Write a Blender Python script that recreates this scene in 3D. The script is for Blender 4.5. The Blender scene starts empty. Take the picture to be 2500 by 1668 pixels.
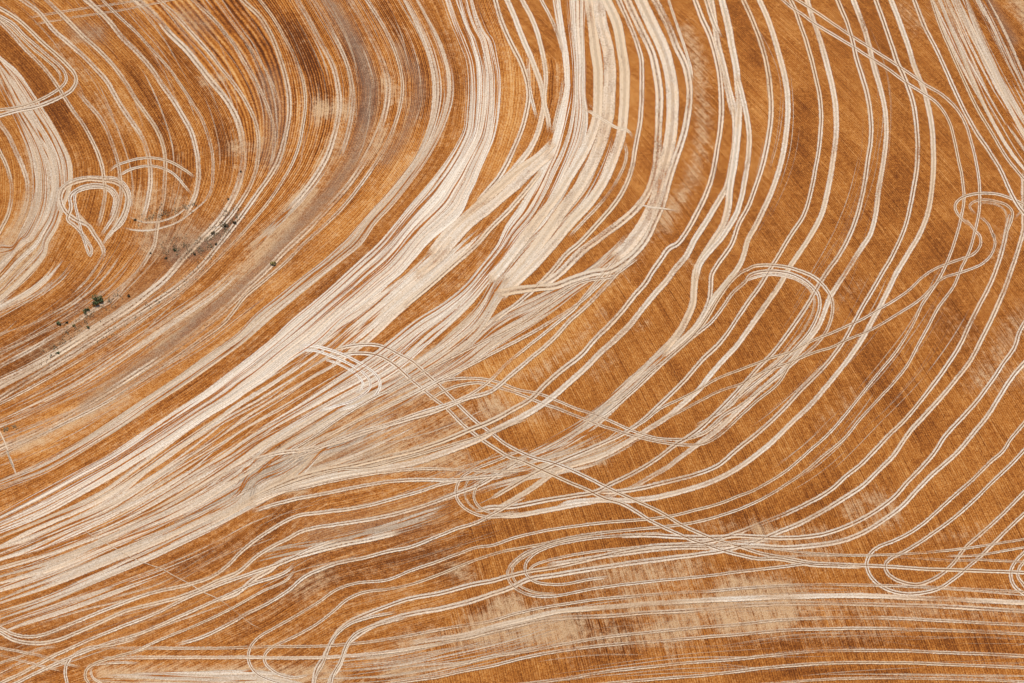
import bpy, math, random
import numpy as np

SC = bpy.context.scene
COL = SC.collection

# ------------------------------------------------------------------ camera, sky, sun, exposure
TILT = math.radians(40.0)          # camera axis away from straight down
HALF = math.radians(9.0)           # half the horizontal field of view (long lens)
DIST = 622.0
CAM = np.array([0.0, -DIST * math.sin(TILT), DIST * math.cos(TILT)])
cam_data = bpy.data.cameras.new("camera")
cam = bpy.data.objects.new("camera", cam_data)
COL.objects.link(cam)
cam.location = CAM
cam.rotation_euler = (TILT, 0, 0)
cam_data.sensor_width = 36.0
cam_data.lens = 18.0 / math.tan(HALF)
cam_data.clip_start = 1.0
cam_data.clip_end = 9000.0
SC.camera = cam

SUN_EL, SUN_AZ = math.radians(48.0), math.radians(-28.0)     # azimuth measured from +Y towards +X
world = bpy.data.worlds.new("World")
SC.world = world
world.use_nodes = True
wn = world.node_tree
sky = wn.nodes.new("ShaderNodeTexSky")
sky.sky_type = 'NISHITA'
sky.sun_disc = False
sky.sun_elevation = SUN_EL
sky.sun_rotation = SUN_AZ
wn.links.new(sky.outputs[0], wn.nodes["Background"].inputs[0])
wn.nodes["Background"].inputs[1].default_value = 0.07
sun_data = bpy.data.lights.new("sun", 'SUN')
sun_data.energy = 3.6
sun_data.angle = math.radians(0.5)
sun_data.color = (1.0, 0.95, 0.87)
sun = bpy.data.objects.new("sun", sun_data)
COL.objects.link(sun)
sun.rotation_euler = (math.pi / 2 - SUN_EL, 0, math.pi - SUN_AZ)
sun.location = (0, 0, 300)
SC.view_settings.view_transform = 'Standard'
SC.view_settings.look = 'None'
SC.view_settings.exposure = 0.42
SC.view_settings.gamma = 1.0
SC.cycles.transparent_max_bounces = 64
SC.cycles.max_bounces = 4
SC.cycles.diffuse_bounces = 2

# ------------------------------------------------------------------ the lie of the land
def height(x, y):
    return (1.5 * np.sin(x / 47.0 + 0.6) * np.cos(y / 41.0 - 0.4)
            + 0.8 * np.sin((x + y) / 33.0 + 1.3) + 0.5 * np.cos((x - 0.6 * y) / 24.0))

TW = math.tan(HALF)
DV = np.array([0, math.sin(TILT), -math.cos(TILT)])
UV_ = np.array([0, math.cos(TILT), math.sin(TILT)])

def to_ground(p):
    """survey points (2500 x 1668 sheet of the aerial survey) to points on the field"""
    p = np.asarray(p, float)
    a = (p[:, 0] - 1250) / 1250 * TW
    b = (834 - p[:, 1]) / 1250 * TW
    d = DV[None] + b[:, None] * UV_[None]
    d[:, 0] += a
    z = np.zeros(len(p))
    for _ in range(8):
        t = (z - CAM[2]) / d[:, 2]
        x = CAM[0] + t * d[:, 0]
        y = CAM[1] + t * d[:, 1]
        z = height(x, y)
    return np.stack([x, y, z], 1)

def to_sheet(x, y, z):
    vx, vy, vz = x - CAM[0], y - CAM[1], z - CAM[2]
    dep = vy * DV[1] + vz * DV[2]
    up = vy * UV_[1] + vz * UV_[2]
    return 1250 + vx / dep / TW * 1250, 834 - up / dep / TW * 1250

# ------------------------------------------------------------------ reading the survey strings
S = 700.0 / 1829.0
X0 = {'1': 0, '2': 600, '3': 1200, '4': 1800}
Y0 = {'a': 0, 'b': 550, 'c': 1068}

def P(s):
    out = []
    ox, oy = 0, 0
    for tok in s.split():
        if ',' in tok:
            x, y = tok.split(',')
            out.append((ox + float(x) * S, oy + float(y) * S))
        else:
            oy, ox = Y0[tok[0]], X0[tok[1]]
    return np.array(out)

def smooth(p, step=5.0, extend=True):
    p = np.asarray(p, float)
    if extend:
        for end in (0, -1):
            q = p[end]
            if min(q[0], 2500 - q[0], q[1], 1668 - q[1]) < 14:
                r = p[1] if end == 0 else p[-2]
                d = q - r
                d = d / (np.linalg.norm(d) + 1e-9)
                n = q + d * 130
                p = np.vstack([n[None], p]) if end == 0 else np.vstack([p, n[None]])
    # chord-length Catmull-Rom
    k = np.concatenate([[0], np.cumsum(np.sqrt(np.linalg.norm(np.diff(p, axis=0), axis=1)) + 1e-6)])
    ext = np.vstack([2 * p[0] - p[1], p, 2 * p[-1] - p[-2]])
    kt = np.concatenate([[k[0] - (k[1] - k[0])], k, [k[-1] + (k[-1] - k[-2])]])
    res = []
    for i in range(len(p) - 1):
        p0, p1, p2, p3 = ext[i:i + 4]
        t0, t1, t2, t3 = kt[i:i + 4]
        n = max(2, int(np.linalg.norm(p2 - p1) / step))
        t = np.linspace(t1, t2, n, endpoint=False)[:, None]
        A1 = (t1 - t) / (t1 - t0) * p0 + (t - t0) / (t1 - t0) * p1
        A2 = (t2 - t) / (t2 - t1) * p1 + (t - t1) / (t2 - t1) * p2
        A3 = (t3 - t) / (t3 - t2) * p2 + (t - t2) / (t3 - t2) * p3
        B1 = (t2 - t) / (t2 - t0) * A1 + (t - t0) / (t2 - t0) * A2
        B2 = (t3 - t) / (t3 - t1) * A2 + (t - t1) / (t3 - t1) * A3
        res.append((t2 - t) / (t2 - t1) * B1 + (t - t1) / (t2 - t1) * B2)
    res.append(p[-1][None])
    c = np.vstack(res)
    d = np.concatenate([[0], np.cumsum(np.linalg.norm(np.diff(c, axis=0), axis=1))])
    n = max(3, int(d[-1] / step))
    s = np.linspace(0, d[-1], n)
    return np.stack([np.interp(s, d, c[:, 0]), np.interp(s, d, c[:, 1])], 1)

rng = np.random.default_rng(7)

def noise1(n, every):
    m = max(4, int(n / every) + 3)
    v = rng.normal(0, 1, m)
    x = np.linspace(0, m - 1.001, n)
    i = x.astype(int)
    f = x - i
    f = f * f * (3 - 2 * f)
    return v[i] * (1 - f) + v[i + 1] * f

# ------------------------------------------------------------------ materials
def nodes_of(name):
    m = bpy.data.materials.new(name)
    m.use_nodes = True
    nt = m.node_tree
    nt.nodes.clear()
    return m, nt

class NT:
    def __init__(s, nt):
        s.nt = nt
    def n(s, t, **kw):
        o = s.nt.nodes.new(t)
        for k, v in kw.items():
            setattr(o, k, v)
        return o
    def put(s, sock, v):
        if hasattr(v, 'node'):
            s.nt.links.new(v, sock)
        else:
            sock.default_value = v
    def math(s, op, a, b=0.0, c=0.0, clamp=False):
        o = s.n("ShaderNodeMath", operation=op, use_clamp=clamp)
        s.put(o.inputs[0], a); s.put(o.inputs[1], b); s.put(o.inputs[2], c)
        return o.outputs[0]
    def mul(s, a, b): return s.math('MULTIPLY', a, b)
    def add(s, a, b): return s.math('ADD', a, b)
    def sub(s, a, b): return s.math('SUBTRACT', a, b)
    def step(s, x, lo, hi):
        o = s.n("ShaderNodeMapRange", interpolation_type='SMOOTHSTEP', clamp=True)
        s.put(o.inputs[0], x); s.put(o.inputs[1], lo); s.put(o.inputs[2], hi)
        return o.outputs[0]
    def xyz(s, x, y, z):
        o = s.n("ShaderNodeCombineXYZ")
        s.put(o.inputs[0], x); s.put(o.inputs[1], y); s.put(o.inputs[2], z)
        return o.outputs[0]
    def split(s, v):
        o = s.n("ShaderNodeSeparateXYZ")
        s.put(o.inputs[0], v)
        return o.outputs
    def noise(s, vec, scale, detail=2.0, rough=0.5):
        o = s.n("ShaderNodeTexNoise")
        s.put(o.inputs["Vector"], vec)
        o.inputs["Scale"].default_value = scale
        o.inputs["Detail"].default_value = detail
        o.inputs["Roughness"].default_value = rough
        return o.outputs[0]
    def mix(s, f, a, b):
        o = s.n("ShaderNodeMix", data_type='RGBA')
        s.put(o.inputs[0], f)
        for sock, v in ((o.inputs[6], a), (o.inputs[7], b)):
            if hasattr(v, 'node'):
                s.nt.links.new(v, sock)
            else:
                sock.default_value = (*v, 1.0)
        return o.outputs[2]
    def mixf(s, f, a, b):
        o = s.n("ShaderNodeMix", data_type='FLOAT')
        s.put(o.inputs[0], f); s.put(o.inputs[2], a); s.put(o.inputs[3], b)
        return o.outputs[0]
    def attr(s, name):
        o = s.n("ShaderNodeAttribute", attribute_type='GEOMETRY', attribute_name=name)
        return o.outputs["Vector"]
    def ramp(s, x, stops):
        o = s.n("ShaderNodeValToRGB")
        e = o.color_ramp.elements
        while len(e) < len(stops):
            e.new(0.5)
        for i, (p, c) in enumerate(stops):
            e[i].position = p
            e[i].color = (*c, 1.0)
        s.put(o.inputs[0], x)
        return o.outputs[0]

STUBBLE = [(0.0, (0.085, 0.024, 0.006)), (0.25, (0.215, 0.060, 0.011)), (0.50, (0.405, 0.131, 0.020)),
           (0.75, (0.520, 0.215, 0.046)), (1.0, (0.64, 0.36, 0.140))]

def ground_material():
    m, nt = nodes_of("stubble_soil")
    k = NT(nt)
    pos = k.n("ShaderNodeNewGeometry").outputs["Position"]
    fa = k.split(k.attr("field_a"))
    fb = k.split(k.attr("field_b"))
    tn = k.split(k.attr("tones"))
    mask = k.step(fa[2], 0.42, 0.58)

    def streaks(row, along):
        v1 = k.noise(k.xyz(k.mul(row, 1.0), k.mul(along, 0.035), 0.0), 1.0, 2.0)
        v2 = k.noise(k.xyz(k.mul(row, 3.4), k.mul(along, 0.10), 7.0), 1.0, 2.0, 0.75)
        v3 = k.noise(k.xyz(k.mul(row, 0.28), k.mul(along, 0.02), 3.0), 1.0, 2.0)
        v4 = k.noise(k.xyz(k.mul(row, 2.6), k.mul(along, 0.05), 13.0), 1.0, 1.0)
        drill = k.math('SINE', k.mul(row, 2 * math.pi / 0.205))
        return v1, v2, v3, v4, drill
    A = streaks(fa[0], fa[1])
    B = streaks(fb[0], fb[1])
    s1, s2, s3, s4, dr = [k.mixf(mask, b, a) for a, b in zip(A, B)]
    fine = k.noise(pos, 5.5, 2.0, 0.7)
    grit = k.noise(pos, 2.4, 2.0, 0.75)
    blot = k.noise(pos, 0.11, 3.0, 0.55)
    med = k.noise(pos, 0.9, 3.0, 0.6)
    v = k.add(k.add(0.44, k.mul(mask, 0.05)), k.mul(tn[0], 0.5))
    soft = k.add(0.55, k.mul(mask, 0.45))           # straight rows are sown more evenly
    for sig, amp in ((s1, k.mul(soft, 0.42)), (s2, 0.66), (s3, k.mul(soft, 0.36)), (fine, 1.25), (grit, 0.8), (blot, 0.42), (med, 0.45)):
        v = k.add(v, k.mul(k.sub(sig, 0.5), amp))
    v = k.add(v, k.mul(dr, 0.24))
    v = k.add(v, k.mul(k.math('SINE', k.mul(k.mixf(mask, fb[0], fa[0]), math.pi / 0.205)), 0.10))
    v = k.add(v, k.sub(k.mul(k.step(s4, 0.58, 0.72), 0.15), k.mul(k.step(s4, 0.42, 0.28), 0.15)))
    col = k.ramp(v, STUBBLE)
    # pale straw scattered over the stubble, thicker along the drill rows
    sv = k.add(tn[1], k.mul(k.sub(s2, 0.5), 1.3))
    sv = k.add(sv, k.mul(k.sub(s1, 0.5), 0.8))
    sv = k.add(sv, k.mul(dr, 0.12))
    sv = k.add(sv, k.mul(k.sub(med, 0.5), 1.1))
    sv = k.add(sv, k.mul(k.sub(fine, 0.5), 0.7))
    sf = k.mul(k.mul(k.step(sv, 0.22, 1.0), 0.85), k.step(tn[1], 0.0, 0.15))
    pale = k.mix(k.step(fine, 0.3, 0.7), (0.46, 0.27, 0.12), (0.64, 0.45, 0.28))
    col = k.mix(sf, col, pale)
    # weathered grey-brown swales
    gv = k.mul(tn[2], k.add(0.45, k.mul(med, 0.9)))
    gcol = k.mix(k.step(fine, 0.3, 0.7), (0.13, 0.075, 0.045), (0.36, 0.24, 0.165))
    col = k.mix(k.math('MINIMUM', gv, 0.85), col, gcol)
    bs = k.n("ShaderNodeBsdfPrincipled")
    nt.links.new(col, bs.inputs["Base Color"])
    bs.inputs["Roughness"].default_value = 0.95
    bs.inputs["Specular IOR Level"].default_value = 0.1
    bp = k.n("ShaderNodeBump")
    bp.inputs["Strength"].default_value = 0.5
    bp.inputs["Distance"].default_value = 0.12
    k.put(bp.inputs["Height"], k.add(k.mul(dr, 0.25), k.add(fine, k.mul(s2, 0.8))))
    nt.links.new(bp.outputs[0], bs.inputs["Normal"])
    out = k.n("ShaderNodeOutputMaterial")
    nt.links.new(bs.outputs[0], out.inputs[0])
    return m

def straw_material():
    """crushed straw left by wheels: ragged edges, a dark dotted strip between twin tyres"""
    m, nt = nodes_of("crushed_straw")
    k = NT(nt)
    pos = k.n("ShaderNodeNewGeometry").outputs["Position"]
    r = k.split(k.attr("strip"))       # across 0..1, metres along, seed
    p = k.split(k.attr("wear"))        # cover, twin strip, greyness
    u, al, sd = r[0], r[1], r[2]
    edge = k.sub(1.0, k.math('ABSOLUTE', k.sub(k.mul(u, 2.0), 1.0)))
    fine = k.noise(pos, 5.0, 2.0, 0.75)
    grit = k.noise(pos, 2.7, 3.0, 0.8)
    lng = k.noise(k.xyz(k.mul(u, 2.6), k.mul(al, 0.16), sd), 1.0, 3.0, 0.65)
    lump = k.noise(k.xyz(k.mul(u, 1.2), k.mul(al, 0.9), k.add(sd, 31.0)), 1.0, 2.0, 0.6)
    span = k.split(k.attr("span"))[0]                      # width of the strip in metres
    inset = k.mul(k.mul(edge, span), 0.5)
    amp = k.math('MINIMUM', k.mul(span, 1.4), 1.0)
    rag = k.add(inset, k.mul(amp, k.add(k.mul(k.sub(grit, 0.5), 0.42), k.mul(k.sub(lump, 0.5), 0.12))))
    a_edge = k.step(rag, -0.01, k.math('MINIMUM', k.add(k.mul(span, 0.2), 0.02), 0.19))
    cov = k.add(k.add(p[0], k.mul(k.sub(lng, 0.5), 1.2)), k.mul(k.sub(grit, 0.5), 1.0))
    a_cov = k.step(cov, 0.10, 0.90)
    base = k.mix(k.step(fine, 0.28, 0.68), (0.53, 0.385, 0.255), (0.79, 0.695, 0.585))
    base = k.mix(k.mul(k.step(lng, 0.42, 0.72), 0.55), base, (0.62, 0.41, 0.225))
    base = k.mix(k.mul(k.step(grit, 0.5, 0.72), 0.6), base, (0.85, 0.77, 0.66))
    tone = k.noise(k.xyz(sd, k.mul(al, 0.012), 4.0), 1.7, 1.0)
    base = k.mix(k.mul(k.step(tone, 0.48, 0.72), k.math('ADD', 0.75, k.mul(p[2], 1.2), clamp=True)), base, (0.62, 0.45, 0.285))
    base = k.mix(k.math('MULTIPLY', k.sub(1.0, p[0]), 1.6, clamp=True), base, (0.71, 0.495, 0.315))
    base = k.mix(k.math('MULTIPLY', p[2], -1.0, clamp=True), base, (0.86, 0.79, 0.70))
    base = k.mix(k.math('MULTIPLY', p[2], 0.7, clamp=True), base, k.mix(k.step(fine, 0.3, 0.7), (0.22, 0.15, 0.10), (0.54, 0.43, 0.33)))
    # standing stubble between the twin tyres, broken into dots
    off = k.math('ABSOLUTE', k.sub(u, k.add(0.5, k.mul(k.sub(lump, 0.5), 0.12))))
    mid = k.sub(1.0, k.step(off, 0.08, 0.19))
    dots = k.noise(k.xyz(k.mul(u, 1.5), k.mul(al, 2.0), k.add(sd, 11.0)), 1.0, 2.0, 0.7)
    gap = k.mul(mid, p[1])
    col = base
    alpha = k.mul(k.mul(a_edge, a_cov), k.sub(1.0, k.mul(gap, 0.7)))
    # shade of the stubble edge, painted as a broken brown line along one side
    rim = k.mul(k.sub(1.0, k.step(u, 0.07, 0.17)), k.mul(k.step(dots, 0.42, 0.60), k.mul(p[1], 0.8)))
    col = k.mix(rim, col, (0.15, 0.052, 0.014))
    crumb = k.mul(k.step(k.noise(pos, 3.4, 2.0, 0.6), 0.57, 0.72), 0.6)
    col = k.mix(crumb, col, (0.40, 0.20, 0.075))
    bs = k.n("ShaderNodeBsdfPrincipled")
    nt.links.new(col, bs.inputs["Base Color"])
    nt.links.new(alpha, bs.inputs["Alpha"])
    bs.inputs["Roughness"].default_value = 0.9
    bs.inputs["Specular IOR Level"].default_value = 0.1
    bp = k.n("ShaderNodeBump")
    bp.inputs["Strength"].default_value = 0.5
    bp.inputs["Distance"].default_value = 0.12
    k.put(bp.inputs["Height"], k.add(fine, k.mul(k.step(edge, 0.0, 0.6), 0.8)))
    nt.links.new(bp.outputs[0], bs.inputs["Normal"])
    out = k.n("ShaderNodeOutputMaterial")
    nt.links.new(bs.outputs[0], out.inputs[0])
    return m

def plain_material(name, c1, c2, scale):
    m, nt = nodes_of(name)
    k = NT(nt)
    pos = k.n("ShaderNodeNewGeometry").outputs["Position"]
    col = k.mix(k.step(k.noise(pos, scale, 2.0), 0.35, 0.65), c1, c2)
    bs = k.n("ShaderNodeBsdfPrincipled")
    nt.links.new(col, bs.inputs["Base Color"])
    bs.inputs["Roughness"].default_value = 0.8
    out = k.n("ShaderNodeOutputMaterial")
    nt.links.new(bs.outputs[0], out.inputs[0])
    return m

M_GROUND = ground_material()
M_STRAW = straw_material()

# ------------------------------------------------------------------ mesh helpers
def link_mesh(name, verts, faces, mat, parent=None, attrs=None, smooth_shade=True):
    me = bpy.data.meshes.new(name)
    verts = np.asarray(verts, np.float32)
    faces = np.asarray(faces, np.int32)
    me.vertices.add(len(verts))
    me.vertices.foreach_set("co", verts.ravel())
    k = faces.shape[1]
    me.loops.add(faces.size)
    me.loops.foreach_set("vertex_index", faces.ravel())
    me.polygons.add(len(faces))
    me.polygons.foreach_set("loop_start", np.arange(0, faces.size, k, dtype=np.int32))
    me.polygons.foreach_set("loop_total", np.full(len(faces), k, np.int32))
    me.polygons.foreach_set("use_smooth", np.full(len(faces), smooth_shade))
    for an, av in (attrs or {}).items():
        a = me.attributes.new(an, 'FLOAT_VECTOR', 'POINT')
        a.data.foreach_set("vector", np.asarray(av, np.float32).ravel())
    me.update(calc_edges=True)
    me.materials.append(mat)
    o = bpy.data.objects.new(name, me)
    COL.objects.link(o)
    o.parent = parent
    return o

ACROSS = np.array([0.0, 0.3, 0.7, 1.0])

def stubble_strip_material():
    m, nt = nodes_of("standing_stubble")
    k = NT(nt)
    pos = k.n("ShaderNodeNewGeometry").outputs["Position"]
    r = k.split(k.attr("strip"))
    edge = k.sub(1.0, k.math('ABSOLUTE', k.sub(k.mul(r[0], 2.0), 1.0)))
    fine = k.noise(pos, 5.0, 2.0, 0.75)
    grit = k.noise(pos, 2.7, 3.0, 0.8)
    lng = k.noise(k.xyz(k.mul(r[0], 2.0), k.mul(r[1], 0.2), r[2]), 1.0, 3.0, 0.65)
    v = k.add(k.add(0.42, k.mul(k.sub(lng, 0.5), 0.9)), k.add(k.mul(k.sub(fine, 0.5), 1.0), k.mul(k.sub(grit, 0.5), 0.8)))
    col = k.ramp(v, STUBBLE)
    rag = k.add(edge, k.add(k.mul(k.sub(grit, 0.5), 1.3), k.mul(k.sub(lng, 0.5), 0.9)))
    bs = k.n("ShaderNodeBsdfPrincipled")
    nt.links.new(col, bs.inputs["Base Color"])
    nt.links.new(k.mul(k.step(rag, 0.1, 0.6), 0.92), bs.inputs["Alpha"])
    bs.inputs["Roughness"].default_value = 0.95
    bs.inputs["Specular IOR Level"].default_value = 0.1
    out = k.n("ShaderNodeOutputMaterial")
    nt.links.new(bs.outputs[0], out.inputs[0])
    return m
M_STUBBLE = stubble_strip_material()

def ridge_material():
    m, nt = nodes_of("stubble_ridge")
    k = NT(nt)
    pos = k.n("ShaderNodeNewGeometry").outputs["Position"]
    r = k.split(k.attr("strip"))
    p = k.split(k.attr("wear"))
    fine = k.noise(pos, 5.0, 2.0, 0.75)
    dots = k.noise(k.xyz(k.mul(r[0], 1.0), k.mul(r[1], 2.0), k.add(r[2], 11.0)), 1.0, 2.0, 0.7)
    col = k.mix(k.step(fine, 0.35, 0.65), (0.15, 0.055, 0.015), (0.32, 0.125, 0.034))
    bs = k.n("ShaderNodeBsdfPrincipled")
    nt.links.new(col, bs.inputs["Base Color"])
    nt.links.new(k.mul(k.step(k.add(dots, k.mul(k.sub(p[0], 0.8), 0.35)), 0.36, 0.58), 0.92), bs.inputs["Alpha"])
    bs.inputs["Roughness"].default_value = 0.95
    bs.inputs["Specular IOR Level"].default_value = 0.1
    out = k.n("ShaderNodeOutputMaterial")
    nt.links.new(bs.outputs[0], out.inputs[0])
    return m
M_RIDGE = ridge_material()

class Strips:
    """collects strips of crushed straw lying on the ground"""
    def __init__(s):
        s.v, s.f, s.a, s.w, s.b, s.n = [], [], [], [], [], 0
    def add(s, c, width, lift, cov, twin, grey=0.0, taper=0.0, ragged=0.10, ridge=0.0, fade=0):
        """c: centre line on the survey sheet, width in sheet units, lift in metres above the soil"""
        n = len(c)
        t = np.gradient(c, axis=0)
        t /= np.linalg.norm(t, axis=1)[:, None] + 1e-9
        nrm = np.stack([-t[:, 1], t[:, 0]], 1)
        wl = width * (1 + ragged * noise1(n, 16))
        wr = width * (1 + ragged * noise1(n, 16))
        if taper > 0:
            q = np.linspace(0, 1, n)
            e = np.clip(np.minimum(q, 1 - q) / taper, 0.04, 1)
            wl, wr = wl * e, wr * e
        cov = np.broadcast_to(np.asarray(cov, float), (n,)).copy()
        if fade:                                   # a wheel mark thins out where it ends inside the field
            q = np.arange(n)
            for e, dist in ((0, q), (-1, n - 1 - q)):
                x, y = c[e]
                if 0 < x < 2500 and 0 < y < 1668:
                    cov -= 0.75 * np.clip(1 - dist / fade, 0, 1) ** 1.3
        seed = rng.uniform(0, 90)
        rows = []
        for u in ACROSS:
            off = np.where(u < 0.5, (u - 0.5) * wl, (u - 0.5) * wr)
            rows.append(to_ground(c + nrm * off[:, None]))
        g = np.stack(rows, 1)
        cen = 0.5 * (g[:, 1] + g[:, 2])
        al = np.concatenate([[0], np.cumsum(np.linalg.norm(np.diff(cen, axis=0), axis=1))])
        wm = np.linalg.norm(g[:, -1] - g[:, 0], axis=1)
        b = np.zeros((n, len(ACROSS), 3)); b[:, :, 0] = wm[:, None]
        s.b.append(b.reshape(-1, 3))
        g[:, :, 2] += lift
        g[:, 1:3, 2] += ridge
        k = len(ACROSS)
        s.v.append(g.reshape(-1, 3))
        a = np.zeros((n, k, 3)); a[:, :, 0] = ACROSS; a[:, :, 1] = al[:, None]; a[:, :, 2] = seed
        w = np.zeros((n, k, 3)); w[:, :, 0] = cov[:, None]; w[:, :, 1] = twin; w[:, :, 2] = grey
        s.a.append(a.reshape(-1, 3)); s.w.append(w.reshape(-1, 3))
        idx = s.n + np.arange(n * k).reshape(n, k)
        f = np.stack([idx[:-1, :-1], idx[:-1, 1:], idx[1:, 1:], idx[1:, :-1]], -1).reshape(-1, 4)
        s.f.append(f[:, ::-1])
        s.n += n * k
    def build(s, name, parent=None, mat=None):
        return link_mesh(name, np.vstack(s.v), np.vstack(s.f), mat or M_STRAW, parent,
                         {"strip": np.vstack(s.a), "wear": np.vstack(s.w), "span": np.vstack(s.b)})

def empty(name, loc):
    o = bpy.data.objects.new(name, None)
    COL.objects.link(o)
    o.empty_display_size = 1.0
    o.location = loc
    return o

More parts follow.
